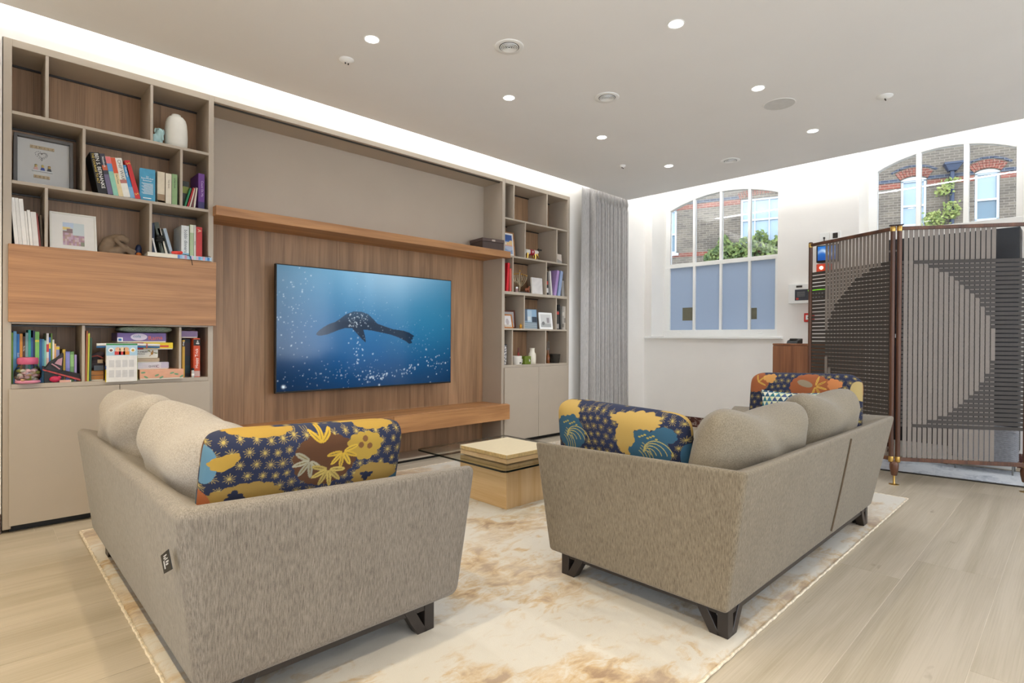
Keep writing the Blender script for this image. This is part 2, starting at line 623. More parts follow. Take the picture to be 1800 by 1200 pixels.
m_patch = mat('outdoor_dark_fill', '#6E6B58', 0.4, var=0.03)  # clear squares in the frosting, dark view outside put in as opaque colour

def arched_window(name, y_lo, y_hi, edges, zs, rise, z_bot, ztop, X, bar):
    """edges: pane edges from low y to high y; arched head board, mullions and clear panes"""
    root = thing(name, None, None, (X, 0, 0))
    struct(root)
    yc = (edges[0][0]+edges[-1][1])/2; half = (edges[-1][1]-edges[0][0])/2
    n = 28
    ys = [edges[0][0]+2*half*i/n for i in range(n+1)]
    h = MB()
    for a, b_ in zip(ys[:-1], ys[1:]):
        za, zb = arch_z(a, yc, half, zs, rise), arch_z(b_, yc, half, zs, rise)
        h.hexa([(0, a, za), (0.05, a, za), (0.05, b_, zb), (0, b_, zb)],
               [(0, a, ztop), (0.05, a, ztop), (0.05, b_, ztop), (0, b_, ztop)])
    h.build('head_board', m_white, root)
    mld = [(-0.012, a, arch_z(a, yc, half, zs, rise)+0.010) for a in ys]
    MB().tube(mld, 0.012, 6).build('arch_moulding', m_white, root, smooth=True)
    s_ = MB()
    s_.box(0, 0.05, y_lo, edges[0][0], z_bot, ztop); s_.box(0, 0.05, edges[-1][1], y_hi, z_bot, ztop)
    s_.build('stile', m_white, root, bevel=0.003)
    for i in range(len(edges)-1):
        a, b_ = edges[i][1], edges[i+1][0]
        zt = arch_z((a+b_)/2, yc, half, zs, rise)+0.004
        MB().box(-0.008, 0.04, a, b_, z_bot, zt).build('mullion', m_white, root, bevel=0.004)
    for a, b_ in edges:
        k = 8
        poly = [(a-0.004, z_bot-0.004), (b_+0.004, z_bot-0.004)]
        poly += [(b_-(b_-a)*i/k, arch_z(b_-(b_-a)*i/k, yc, half, zs, rise)+0.004) for i in range(k+1)]
        MB().prism(poly, 0.022, 0.026, 'yz').build('pane', m_glass, root)
    return root

# window 1: tall sash, clear arched top over a frosted lower sash
e1 = [(2.554, 2.900), (2.933, 3.268), (3.301, 3.639), (3.672, 4.010)]
XG = 6.957
w1 = arched_window('window_1', 2.443, 4.080, e1, 2.877, 0.145, 2.139, 3.30, XG, 0.03)
MB().box(-0.025, 0.05, 2.443, 4.080, 2.087, 2.141).build('meeting_rail', m_white, w1, bevel=0.004)
e1b = [(2.591, 2.884), (2.916, 3.253), (3.285, 3.620), (3.653, 3.995)]
s_ = MB(); s_.box(-0.03, 0.02, 2.443, e1b[0][0], 1.15, 2.087); s_.box(-0.03, 0.02, e1b[-1][1], 4.080, 1.15, 2.087)
s_.build('lower_stile', m_white, w1, bevel=0.003)
for i in range(3):
    MB().box(-0.036, 0.016, e1b[i][1], e1b[i+1][0], 1.236, 2.087).build('mullion', m_white, w1, bevel=0.004)
MB().box(-0.036, 0.02, 2.443, 4.080, 1.150, 1.2385).build('bottom_rail', m_white, w1, bevel=0.004)
for a, b_ in e1b:
    MB().box(-0.006, -0.002, a-0.003, b_+0.003, 1.234, 2.09).build('frosted_pane', m_frost, w1)['label'] = 'pane covered with pale blue frosted film'
MB().box(-0.0085, -0.0065, 3.653, 3.813, 1.366, 1.541).build('clear_square_fill', m_patch, w1)
MB().box(-0.0085, -0.0065, 2.813, 2.882, 1.366, 1.506).build('clear_square_fill', m_patch, w1)
for yy in (3.84, 2.76):
    MB().box(-0.05, -0.036, yy-0.027, yy+0.027, 1.187, 1.203).build('sash_lift', m_white, w1, bevel=0.003)
MB().box(6.55-XG, 0.02, 2.38, 4.165, 1.119, 1.150).build('window_sill', m_white, w1, bevel=0.006, seg=2)

# window 2: fixed three light arched window, white board below it
e2 = [(0.446, 0.787), (0.830, 1.169), (1.212, 1.551)]
w2 = arched_window('window_2', 0.357, 1.634, e2, 2.912, 0.132, 2.264, 3.30, XG, 0.04)
MB().box(-0.02, 0.05, 0.357, 1.634, 2.204, 2.264).build('bottom_rail', m_white, w2, bevel=0.004)

# ------------------------------------------------------------------ outside: brick building across the yard
struct(MB().box(7.13, 32, -14, 24, -0.35, -0.15).build('trim_2', mat('yard_paving', '#8E8C86', 0.9, scale=3)))
def brick_mat(name, c1, c2, mortar, sc=1.0):
    t = NT(name)
    tc = t.n('ShaderNodeTexCoord')
    sep = t.n('ShaderNodeSeparateXYZ'); cmb = t.n('ShaderNodeCombineXYZ')
    t.l(tc.outputs['Object'], sep.inputs[0])
    t.l(sep.outputs['X'], cmb.inputs['X']); t.l(sep.outputs['Z'], cmb.inputs['Y'])
    br = t.n('ShaderNodeTexBrick')
    br.inputs['Color1'].default_value = (*lin(c1), 1)
    br.inputs['Color2'].default_value = (*lin(c2), 1)
    br.inputs['Mortar'].default_value = (*lin(mortar), 1)
    br.inputs['Scale'].default_value = 1.0
    br.inputs['Brick Width'].default_value = 0.225*sc
    br.inputs['Row Height'].default_value = 0.075*sc
    br.inputs['Mortar Size'].default_value = 0.008
    br.inputs['Bias'].default_value = 0.0
    t.l(cmb.outputs[0], br.inputs['Vector'])
    f = t.noise(t.coords((0.5, 0.5, 0.9)), 1.6, 4, 0.6)
    st = t.ramp(f, [(0.3, (0.62, 0.60, 0.58)), (0.65, (1.12, 1.06, 1.0))])
    mx = t.n('ShaderNodeMix', data_type='RGBA', blend_type='MULTIPLY')
    mx.inputs[0].default_value = 0.8
    t.l(br.outputs['Color'], mx.inputs[6]); t.l(st, mx.inputs[7])
    t.l(mx.outputs[2], t.b.inputs['Base Color'])
    t.set(Roughness=0.95)
    t.bump(br.outputs['Fac'], -0.6, 0.01)
    return t.m
m_brick = brick_mat('stock_brick', '#6B6256', '#544C44', '#7E776D')
m_redbr = brick_mat('red_brick', '#7E4234', '#6E3A2E', '#8C7568')
m_bluebr = brick_mat('blue_brick', '#3A4252', '#303748', '#6C6F75')
m_extw = mat('outdoor_white_paint', '#B4BAC0', 0.5, var=0.02)
m_sky_pane = mat('sky_reflecting_pane', '#7E909E', 0.08, var=0.06, scale=0.8, spec=0.9)
m_dark_pane = mat('dark_pane', '#3F5A68', 0.08, var=0.1, scale=0.8, spec=0.9)
m_iron = mat('blue_black_iron', '#27334A', 0.5, var=0.1)

BR = thing('brick_building', 'stock brick building with red arches seen outside through both windows', 'building',
           (19.912, 4.372, 0), math.radians(107.98))
wins = [(-1.15, -0.53, 4.55, 5.93), (-2.83, -2.28, 4.55, 5.93), (2.2, 3.95, 4.30, 5.86), (6.08, 6.9, 4.20, 5.74)]
bw = MB()
xs = sorted(set([-14, 16]+[v for q in wins for v in q[:2]]))
for a, b_ in zip(xs[:-1], xs[1:]):
    hole = [q for q in wins if q[0] <= a and b_ <= q[1]]
    if hole:
        q = hole[0]
        bw.box(a, b_, -0.4, 0, -0.2, q[2]); bw.box(a, b_, -0.4, 0, q[3], 12)
    else:
        bw.box(a, b_, -0.4, 0, -0.2, 12)
bw.build('brick_wall', m_brick, BR)
def band(z0, z1, m, gaps, nm):
    x = -14.0
    b = MB()
    for g0, g1 in sorted(gaps)+[(16, 16)]:
        if g0 > x: b.box(x, g0, 0, 0.012, z0, z1)
        x = max(x, g1)
    b.build(nm, m, BR)
gp = [(q[0]-0.02, q[1]+0.02) for q in wins if q[3] > 5.8]
band(5.90, 6.00, m_bluebr, gp, 'blue_brick_band')
band(5.72, 5.88, m_redbr, gp, 'red_brick_band')
band(4.05, 4.19, m_redbr, [], 'red_brick_band')
def arch_bricks(x0, x1, zs, rise, depth, n, m, nm, off=0.0, t=0.03):
    c_ = (x0+x1)/2; half = (x1-x0)/2
    R = (half*half+rise*rise)/(2*rise); cz = zs+rise-R
    a0 = math.asin(half/R)
    for i in range(n):
        t0 = -a0+2*a0*i/n+0.006; t1 = -a0+2*a0*(i+1)/n-0.006
        R0, R1 = R+off, R+off+depth
        P = lambda r, a: (c_+r*math.sin(a), cz+r*math.cos(a))
        q = [P(R0, t0), P(R0, t1), P(R1, t1), P(R1, t0)]
        MB().prism([(p[0], p[1]) for p in q], -t, 0.0, 'xz').build(nm, m, BR)
def tympanum(x0, x1, zs, rise, nm='window_head'):
    n = 10; half = (x1-x0)/2; c_ = (x0+x1)/2
    R = (half*half+rise*rise)/(2*rise)
    poly = [(x0+2*half*i/n, zs+rise-R+math.sqrt(max(R*R-(x0+2*half*i/n-c_)**2, 0))) for i in range(n+1)]
    MB().prism([(x1, zs-0.02), (x0, zs-0.02)][::-1]+poly[::-1], -0.012, 0.0, 'xz').build(nm, m_extw, BR)
for (a, b_, z0, z1), lower in zip(wins, (m_sky_pane, m_dark_pane, m_sky_pane, m_dark_pane)):
    wide = b_-a > 1
    zm = z0+(z1-z0)*(0.44 if not wide else 0.545)
    f = MB()
    f.box(a, a+0.06, -0.10, -0.02, z0, z1); f.box(b_-0.06, b_, -0.10, -0.02, z0, z1)
    f.box(a, b_, -0.10, -0.02, z1-0.06, z1); f.box(a, b_, -0.10, -0.02, z0, z0+0.07); f.box(a, b_, -0.10, -0.015, zm-0.03, zm+0.03)
    if wide:
        for k in (1, 2, 3):
            xx = a+(b_-a)*k/4
            f.box(xx-0.015, xx+0.015, -0.09, -0.02, z0, z1)
    fo = f.build('window', m_extw, BR)
    MB().box(a, b_, -0.085, -0.075, zm, z1).build('pane', m_sky_pane, fo)
    MB().box(a, b_, -0.085, -0.075, z0, zm).build('pane', lower, fo)
    MB().box(a-0.08, b_+0.08, -0.05, 0.06, z0-0.09, z0).build('window_ledge', m_extw, BR)
for q in (wins[0], wins[1]):
    tympanum(q[0], q[1], 5.93, 0.08)
    arch_bricks(q[0]-0.03, q[1]+0.03, 5.95, 0.10, 0.23, 11, m_redbr, 'arch_brick')
    arch_bricks(q[0]-0.10, q[1]+0.10, 5.95, 0.13, 0.06, 5, m_bluebr, 'arch_brick', off=0.24, t=0.02)
arch_bricks(wins[2][0]-0.05, wins[2][1]+0.05, 5.86, 0.14, 0.23, 24, m_redbr, 'arch_brick')
dp = MB(); dp.tube([(-1.74, 0.10, 0), (-1.74, 0.10, 6.05)], 0.055, 12)
dp = dp.build('drainpipe', m_iron, BR, smooth=True)
hp = MB(); hp.hexa([(-1.84, 0.02, 6.04), (-1.64, 0.02, 6.04), (-1.64, 0.2, 6.04), (-1.84, 0.2, 6.04)],
                   [(-1.96, 0.02, 6.22), (-1.55, 0.02, 6.22), (-1.55, 0.26, 6.22), (-1.96, 0.26, 6.22)])
hp.box(-1.98, -1.53, 0.0, 0.28, 6.22, 6.28)
hp.build('rain_hopper', m_iron, BR, bevel=0.006)

def leaf_mat(name, c1, c2):
    t = NT(name)
    f = t.noise(t.coords((1, 1, 1)), 5.5, 3)
    t.l(t.ramp(f, [(0.35, lin(c1)), (0.65, lin(c2))]), t.b.inputs['Base Color'])
    t.set(Roughness=0.7)
    return t.m
m_leaf = leaf_mat('ivy_leaf', '#33491F', '#737F3E')
m_leafy = leaf_mat('young_leaf', '#5C6D2C', '#8F9350')
BRM = Matrix.Translation((19.912, 4.372, 0)) @ Matrix.Rotation(math.radians(107.98), 4, 'Z')
def foliage(name, label, pts, leaf, m):
    """pts: (x along wall, y out from wall, z); one plant of many small leaves on stems"""
    root = thing(name, label, 'plant')
    root.matrix_world = BRM
    b = MB()
    for p in pts:
        p = Vector(p)
        n = Vector((random.uniform(-0.7, 0.7), random.uniform(0.5, 1), random.uniform(-0.2, 0.9))).normalized()
        a = n.orthogonal().normalized(); a.rotate(Matrix.Rotation(random.uniform(0, 6.3), 3, n)); c_ = n.cross(a)
        s = leaf*random.uniform(0.6, 1.3)
        b.add([p-a*s, p+c_*s*0.6+n*s*0.15, p+a*s, p-c_*s*0.6+n*s*0.15], [(0, 1, 2, 3)])
    o = b.build('foliage', m, root)
    o['kind'] = 'stuff'
    return root
pts = []
for i in range(2600):
    x = random.uniform(2.2, 5.05)
    top = 4.50-0.55*max(0, (x-4.45)/0.6)-0.13*math.sin(x*5.1)-0.08*math.sin(x*11)
    if 2.9 > x: top += 0.08
    pts.append((x, random.uniform(0.05, 0.55), random.uniform(3.3, max(3.4, top))))
iv = foliage('ivy_bush', 'green and yellow ivy mound below the outdoor sash window', pts, 0.075, m_leaf)
MB().tube([(3.6, 0.15, -0.2), (3.65, 0.15, 3.9)], 0.05, 6).build('stem', m_dark, iv)
pts = []
for i in range(330):
    z = random.uniform(4.6, 6.0)
    x = -1.62+0.13*math.sin(z*6.1)+random.gauss(0, 0.10)
    if math.sin(z*9.3) < -0.55: continue
    pts.append((x, 0.2+random.uniform(-0.05, 0.1), z))
for i in range(420):
    z = random.uniform(3.9, 4.85)
    pts.append((random.gauss(-1.30, 0.26*(1.1-(z-3.9)*0.75)), 0.15+random.uniform(0, 0.25), z))
vi = foliage('climbing_vine', 'yellow-green vine climbing the dark outdoor drainpipe', pts, 0.06, m_leafy)
MB().tube([(-1.5, 0.18, 0), (-1.55, 0.18, 4.0), (-1.62, 0.18, 5.9)], 0.015, 6).build('stem', m_dark, vi)
# ------------------------------------------------------------------ ceiling fittings
def lamp_for(x, y):
    if x < 1.0:
        return (SPOT_L*(1.5 if x < 0 else 0.25 if y > 2 else 0.55), WARM)
    return (SPOT_F if y > 2 else SPOT_W, NEUT)
def downlight(x, y, label, vis=True):
    t = thing('downlight', label, 'light', (x, y, ZC), group='recessed ceiling downlights')
    r = MB(); r.lathe([(0.0395, -0.001), (0.047, -0.003), (0.047, 0.0), (0.0395, 0.0)], n=28, cap=False)
    r.build('trim_ring', m_white, t, smooth=True)
    l = MB(); l.lathe([(0.0395, -0.0012), (0.0, -0.0012)], n=28, cap=False)
    l.build('lens', m_lens, t)
    sp = bpy.data.lights.new('downlight_beam', 'SPOT')
    sp.energy, sp.color = lamp_for(x, y)
    sp.spot_size = math.radians(112); sp.spot_blend = 0.55
    sp.shadow_soft_size = 0.035
    o = link('beam', sp, t)
    o.location = (0, 0, -0.012)
DLX = [1.695+1.124*k for k in range(-2, 4)]
names = {(2.945, 0): 'nearest of the four lit downlights in the row along the media wall',
         (2.945, 1): 'second lit downlight from the viewer in the row along the media wall',
         (2.945, 2): 'third lit downlight from the viewer in the row along the media wall',
         (2.945, 3): 'farthest lit downlight in the row along the media wall',
         (1.60, 1): 'nearest lit downlight in the right hand row, at the top edge',
         (1.60, 2): 'middle lit downlight of the three in the right hand row',
         (1.60, 3): 'farthest lit downlight in the right hand row, toward the pier'}
for yv in (2.945, 1.60, 0.255, -1.09):
    for k, xv in enumerate(DLX):
        if (yv, k-2) in names:
            downlight(xv, yv, names[(yv, k-2)])
        else:                          # the same grid goes on outside the picture: only the lamps
            sp = bpy.data.lights.new('downlight_beam', 'SPOT')
            sp.energy, sp.color = lamp_for(xv, yv)
            sp.spot_size = math.radians(112); sp.spot_blend = 0.55
            sp.shadow_soft_size = 0.035
            o = link('downlight_beam', sp)
            o.location = (xv, yv, ZC-0.012)

def vent(x, y, label):
    t = thing('air_vent', label, 'vent', (x, y, ZC), group='round ceiling air vents')
    r = MB(); r.lathe([(0.060, -0.004), (0.082, -0.006), (0.088, -0.003), (0.088, 0.0)], n=36, cap=False)
    r.build('vent_rim', m_white, t, smooth=True)
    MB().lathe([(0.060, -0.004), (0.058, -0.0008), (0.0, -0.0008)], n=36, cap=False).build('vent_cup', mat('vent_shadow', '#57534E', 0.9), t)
    for rr in (0.054, 0.044, 0.034, 0.024, 0.013):
        MB().lathe([(rr-0.006, -0.005), (rr, -0.0075), (rr+0.001, -0.005), (rr-0.004, -0.002), (rr-0.006, -0.005)], n=32, cap=False).build('louvre_ring', m_white, t, smooth=True)
    return t
vent(2.326, 2.431, 'nearest round slatted air vent in the ceiling')
vent(3.317, 2.433, 'middle round air vent, past the second row of downlights')
vent(5.335, 2.428, 'farthest round air vent, close to the frosted window')

def sensor(x, y, label, r=0.04):
    t = thing('ceiling_sensor', label, 'sensor', (x, y, ZC), group='white ceiling sensors')
    MB().lathe([(r*0.25, -0.022), (r*0.55, -0.016), (r*0.9, -0.007), (r, -0.003), (r, 0)], n=28).build('cover_plate', m_white, t, smooth=True)
    for s in (-1, 1):
        MB().cyl((s*0.010, -0.004, -0.030), (s*0.010, -0.004, -0.018), 0.004, n=10).build('sensor_eye', m_black, t)
    return t
sensor(1.705, 3.274, 'white sensor below the nearest downlight by the cove', 0.046)
sensor(4.728, 3.272, 'small white sensor on the ceiling toward the curtain', 0.034)
sensor(4.709, 1.011, 'white sensor on the ceiling in front of the three light window', 0.052)
sp_ = thing('ceiling_speaker', 'flush painted round speaker, faint on the ceiling', 'speaker', (4.318, 1.595, ZC))
MB().lathe([(0.0, -0.002), (0.105, -0.002), (0.108, 0)], n=40, cap=False).build('grille', mat('speaker_cloth', '#D3D1CD', 0.95), sp_)
MB().lathe([(0.105, -0.0025), (0.109, -0.0025), (0.110, 0)], n=40, cap=False).build('edge_ring', m_ceil, sp_)

# ------------------------------------------------------------------ fittings on the pier between the windows
def on_wall(y0, y1, z0, z1, d, base=XW):
    return (base-d, base, y0, y1, z0, z1)
t = thing('fire_alarm_panel', 'white fire alarm control box with dark keypad and green display', 'alarm panel', (XW, 2.088, 1.619))
MB().box(-0.09, 0, -0.205, 0.205, -0.108, 0.108).build('housing', m_white, t, bevel=0.006)
MB().box(-0.094, -0.089, -0.20, 0.135, -0.075, 0.045).build('keypad', mat('keypad_grey', '#3A3C44', 0.5, scale=60, var=0.2), t, bevel=0.003)
MB().box(-0.0965, -0.0935, -0.17, 0.0, 0.020, 0.036).build('display', mat('lcd_green', '#7FE61E', 0.4, emit=0.35), t)['label'] = 'lit green display strip'
MB().box(-0.096, -0.089, 0.06, 0.12, 0.066, 0.088).build('badge', m_dark, t)
for r_ in range(3):
    for c_ in range(5):
        MB().box(-0.0965, -0.0935, -0.15+0.03*c_, -0.135+0.03*c_, -0.055+0.022*r_, -0.043+0.022*r_).build('button', m_steel, t)
MB().box(-0.0965, -0.0935, 0.095, 0.12, -0.068, -0.045).build('button', mat('button_red', '#B5372F', 0.5), t)
for r_ in range(4):
    MB().box(-0.0965, -0.0935, 0.03, 0.11, -0.03+0.014*r_, -0.025+0.014*r_).build('print_line', m_steel, t)

t = thing('call_point', 'small red fire call point below the alarm box', 'call point', (XW, 2.094, 1.357))
MB().box(-0.05, 0, -0.048, 0.048, -0.048, 0.048).build('housing', mat('signal_red', '#C6251E', 0.4), t, bevel=0.006)
MB().box(-0.053, -0.049, -0.028, 0.028, -0.024, 0.026).build('push_plate', m_white, t)
MB().box(-0.0545, -0.0525, -0.008, 0.008, -0.008, 0.008).build('target_mark', m_ink, t)

t = thing('wall_monitor', 'small black monitor with glowing blue picture behind the screen', 'monitor', (XW, 1.910, 2.036))
MB().box(-0.05, -0.012, -0.113, 0.113, -0.092, 0.092).build('bezel', m_black, t, bevel=0.006)
MB().box(-0.012, 0, -0.04, 0.04, -0.05, 0.05).build('bracket', m_black, t)
def mon_pic():
    nu, nv = 60, 44
    u = np.linspace(0, 1, nu); v = np.linspace(0, 1, nv)
    U, V = np.meshgrid(u, v)
    P = np.stack([np.full_like(U, -0.0512), 0.098-0.196*U, -0.070+0.150*V], -1)
    c0 = np.array(lin('#0E3C97')); c1 = np.array(lin('#2E86E0')); c2 = np.array(lin('#CDE9FF'))
    s = np.exp(-(((U-0.42)/0.36)**2+((V-0.55-0.15*np.sin(7*U))/0.12)**2))
    k = np.clip(V*0.7+0.2, 0, 1)[..., None]
    C = c0*(1-k)+c1*k
    C = C*(1-s[..., None])+c2*s[..., None]
    return grid_mesh('picture', P[:, ::-1], attr_mat('monitor_picture', emit=0.7, rough=0.2), C[:, ::-1])
link('picture', mon_pic(), t)
t = thing('alarm_beacon', 'red alarm beacon box with a lit lamp under the small monitor', 'alarm', (XW, 1.948, 1.881))
MB().box(-0.06, 0, -0.07, 0.07, -0.048, 0.048).build('housing', mat('beacon_red', '#D5452A', 0.4), t, bevel=0.006)
MB().lathe([(0.018, 0), (0.016, 0.012), (0.0, 0.018)], n=16, cap=False).build('lamp', lamp_mat('beacon_lamp', (1, 0.95, 0.5), 3), t).rotation_euler = (0, -PI/2, 0)
t.children[1].location = (-0.06, 0.02, 0.005)
t = thing('switch_plate', 'white wall plate with a round key switch above the monitor', 'switch', (XW, 1.956, 2.222))
MB().box(-0.012, 0, -0.045, 0.045, -0.045, 0.045).build('plate', m_white, t, bevel=0.003)
MB().cyl((-0.022, 0.0, -0.012), (-0.01, 0.0, -0.012), 0.010, n=14).build('key_switch', m_dark, t)
MB().box(-0.02, -0.012, -0.003, 0.003, -0.045, -0.02).build('key', m_dark, t)
t = thing('switch_plate', 'white wall plate with a dark square socket above the folding screen', 'switch', (XW, 1.848, 2.222))
MB().box(-0.012, 0, -0.05, 0.05, -0.045, 0.045).build('plate', m_white, t, bevel=0.003)
MB().box(-0.016, -0.011, -0.022, 0.026, -0.026, 0.030).build('socket', m_dark, t, bevel=0.002)
t = thing('wall_sensor', 'white wedge shaped sensor high in the corner by the curtain', 'sensor', (6.10, 4.19, 2.81), PI/2)
MB().hexa([(-0.03, -0.02, -0.03), (0, -0.035, -0.03), (0, 0.035, -0.03), (-0.03, 0.02, -0.03)], [(-0.05, -0.02, 0.03), (0, -0.035, 0.04), (0, 0.035, 0.04), (-0.05, 0.02, 0.03)]).build('housing', m_white, t, bevel=0.004)
MB().box(-0.038, -0.03, -0.01, 0.01, -0.034, -0.022).build('sensor_eye', m_dark, t)

# ------------------------------------------------------------------ curtain
def curtain():
    t = thing('curtain', 'floor length pleated light grey curtain in the far corner', 'curtain', (5.52, 4.08, 0))
    n = 520
    xs_ = np.linspace(0, 1, n)
    z = np.concatenate([np.linspace(0.015, 2.6, 16), np.linspace(2.66, 2.93, 12)])
    P = np.zeros((len(z), n, 3))
    for j, zz in enumerate(z):
        head = np.clip((zz-2.72)/0.14, 0, 1)
        flare = 1+0.05*(1-zz/2.9)
        x = -0.46+0.93*xs_*flare
        wob = 0.010*np.sin(7*xs_+zz*1.3)
        s = np.clip((xs_-0.20)/0.02, 0, 1)
        ph = (xs_-0.2)/0.8*2*PI*13+0.35*np.sin(xs_*19)
        amp = 0.046*(1-0.5*head)*(1+0.25*np.sin(xs_*31))
        fold = s*amp*np.sin(ph)*(1+0.2*np.sin(2*ph+zz*0.6))+s*head*0.010*np.abs(np.sin(ph*1.5))
        flat = (1-s)*(-0.020+0.040*np.sin(xs_/0.2*PI*0.9))
        dip = 0.045*np.exp(-((xs_-0.205)/0.012)**2)
        P[j, :, 0] = x+s*0.010*np.cos(ph)
        P[j, :, 1] = fold+flat+dip+wob*0.3
        P[j, :, 2] = zz
    me = grid_mesh('curtain_cloth', P, fabric('curtain_linen', '#A09C98', '#C6C2BE', fine=0.8))
    link('curtain_cloth', me, t)
    MB().box(-0.47, 0.45, -0.008, 0.012, 2.93, 2.955).build('curtain_track', m_white, t)
    for i in range(11):
        xx = -0.24+0.067*i
        MB().tube([(xx, -0.03, 2.90), (xx+0.004, -0.045, 2.80), (xx, -0.035, 2.735)], [0.008, 0.012, 0.005], 8).build('pinch_pleat', MATS['curtain_linen'], t, smooth=True)
curtain()
# ------------------------------------------------------------------ media wall: two bookcases and the panelled bay between them
D = 4.172; BK = 4.467; TOP = 2.754
m_chan = mat('dark_aluminium', '#4A4744', 0.35, 0.8, var=0.05)
def bookcase(name, label, x0, x1, st, rows, under, doors, flap=None, xin=None):
    """rows: (z of shelf underside-top line, next, [dividers]) ; local origin at the left foot"""
    t = thing(name, label, 'bookcase', (x0, D, 0))
    dp = BK-D+0.02
    L = x1-x0
    s0, s1 = st
    MB().box(0, s0, 0, dp, 0.02, TOP).build('side_panel', m_taupe, t, bevel=0.0015, seg=1)
    MB().box(L-s1, L, 0, dp, 0.02, TOP).build('side_panel', m_taupe, t, bevel=0.0015, seg=1)
    MB().box(s0, L-s1, 0, dp, 2.712, TOP).build('top_panel', m_taupe, t, bevel=0.0015, seg=1)
    n = 9
    for i in range(n):
        a = s0+(L-s0-s1)*i/n; b = s0+(L-s0-s1)*(i+1)/n
        MB().box(a+0.0004, b-0.0004, BK-D, BK-D+0.012, 0.8, 2.71).build('back_board', m_walnut, t)
    for ztop, th in under:
        MB().box(s0, L-s1, 0.001, dp-0.02, ztop-th, ztop).build('shelf', m_taupe, t, bevel=0.001, seg=1)
        MB().box(s0, L-s1, BK-D-0.016, BK-D-0.002, ztop-th-0.010, ztop-th-0.002).build('light_channel', m_chan, t)
    MB().box(s0, L-s1, BK-D-0.016, BK-D-0.002, 2.702, 2.712).build('light_channel', m_chan, t)
    for z0, z1, xs_ in rows:
        for xd in xs_:
            MB().box(xd-x0-0.0075, xd-x0+0.0075, 0.001, dp-0.02, z0, z1).build('divider', m_taupe, t, bevel=0.001, seg=1)
    z0, z1, split = doors
    MB().box(0.03, L-0.03, 0.03, dp, 0, 0.05).build('plinth', m_black, t)
    MB().box(s0, L-s1, 0.02, dp, 0.05, 0.09).build('base_panel', m_taupe, t)
    for a, b in ((s0-0.010, split-x0-0.0015), (split-x0+0.0015, L-s1+0.010)):
        MB().box(a, b, -0.019, -0.001, z0, z1).build('door', m_taupe, t, bevel=0.0015, seg=1)
    if flap:
        MB().box(flap[0]-x0, flap[1]-x0, -0.028, -0.001, flap[2], flap[3]).build('flap_door', m_oak, t, bevel=0.001, seg=1)['label'] = 'oak flap door with level grain'
    return t
bcl = bookcase('bookcase', 'taupe bookcase with an oak flap door left of the television', 0.126, 1.193, (0.036, 0.032),
    [(2.357, 2.712, (0.3125, 0.8285)), (1.970, 2.339, (0.483, 0.9975)), (1.583, 1.952, (0.3105, 0.8245)), (0.829, 1.165, (0.483, 0.994))],
    [(2.357, 0.018), (1.970, 0.018), (1.583, 0.018), (1.185, 0.018), (0.829, 0.026)], (0.04, 0.802, 0.661), (0.148, 1.203, 1.178, 1.611))
bcr = bookcase('bookcase', 'narrow looking taupe bookcase right of the television beside the curtain', 3.912, 4.984, (0.040, 0.040),
    [(2.360, 2.712, (4.078, 4.595)), (1.973, 2.342, (4.25, 4.764)), (1.597, 1.957, (4.071, 4.59)), (1.213, 1.566, (4.243, 4.761)), (0.829, 1.195, (4.067, 4.587))],
    [(2.360, 0.018), (1.973, 0.018), (1.597, 0.030), (1.213, 0.018), (0.829, 0.026)], (0.04, 0.802, 4.454))

mw = thing('media_wall_panel', 'walnut boarded bay with a plain taupe panel above behind the television', 'wall panel', (1.193, D, 0))
x0, x1 = 0.0, 3.912-1.193
nb = 18
for i in range(nb):
    a = x1*i/nb; b = x1*(i+1)/nb
    MB().box(a+0.0005, b-0.0005, BK-D, BK-D+0.014, 0.03, 1.95).build('panel_board', m_walnut, mw)
MB().box(0, x1, BK-D, BK-D+0.014, 1.951, 2.73).build('upper_panel', m_taupe_panel, mw)['label'] = 'plain taupe upper panel'
MB().box(0, x1, 0, BK-D+0.01, 2.715, TOP).build('top_panel', m_taupe, mw, bevel=0.0015, seg=1)
MB().box(0.01, x1-0.01, 0.03, 0.05, 2.708, 2.7155).build('light_channel', m_chan, mw)
MB().box(0, x1, 0.0, BK-D+0.01, 0.022, 0.030).build('base_panel', m_taupe, mw, bevel=0.001, seg=1)
MB().box(0.01, x1-0.01, 0.012, BK-D, 0, 0.022).build('plinth', m_black, mw)

sh = thing('wall_shelf', 'long oak floating shelf running above the television', 'shelf', (1.188, 4.10, 1.930))
MB().box(0, 2.775, 0, 0.366, 0, 0.064).build('shelf_board', m_oak, sh, bevel=0.001, seg=1)
be = thing('media_bench', 'low floating oak bench with drawers under the television', 'bench', (1.195, 4.10, 0.279))
MB().box(0, 2.770, 0.019, 0.366, 0.0, 0.155).build('carcass', m_oak, be, bevel=0.001, seg=1)
MB().box(0.0, 1.3945, 0, 0.018, 0.0, 0.150).build('drawer', m_oak, be, bevel=0.001, seg=1)
MB().box(1.3985, 2.770, 0, 0.018, 0.0, 0.150).build('drawer', m_oak, be, bevel=0.001, seg=1)

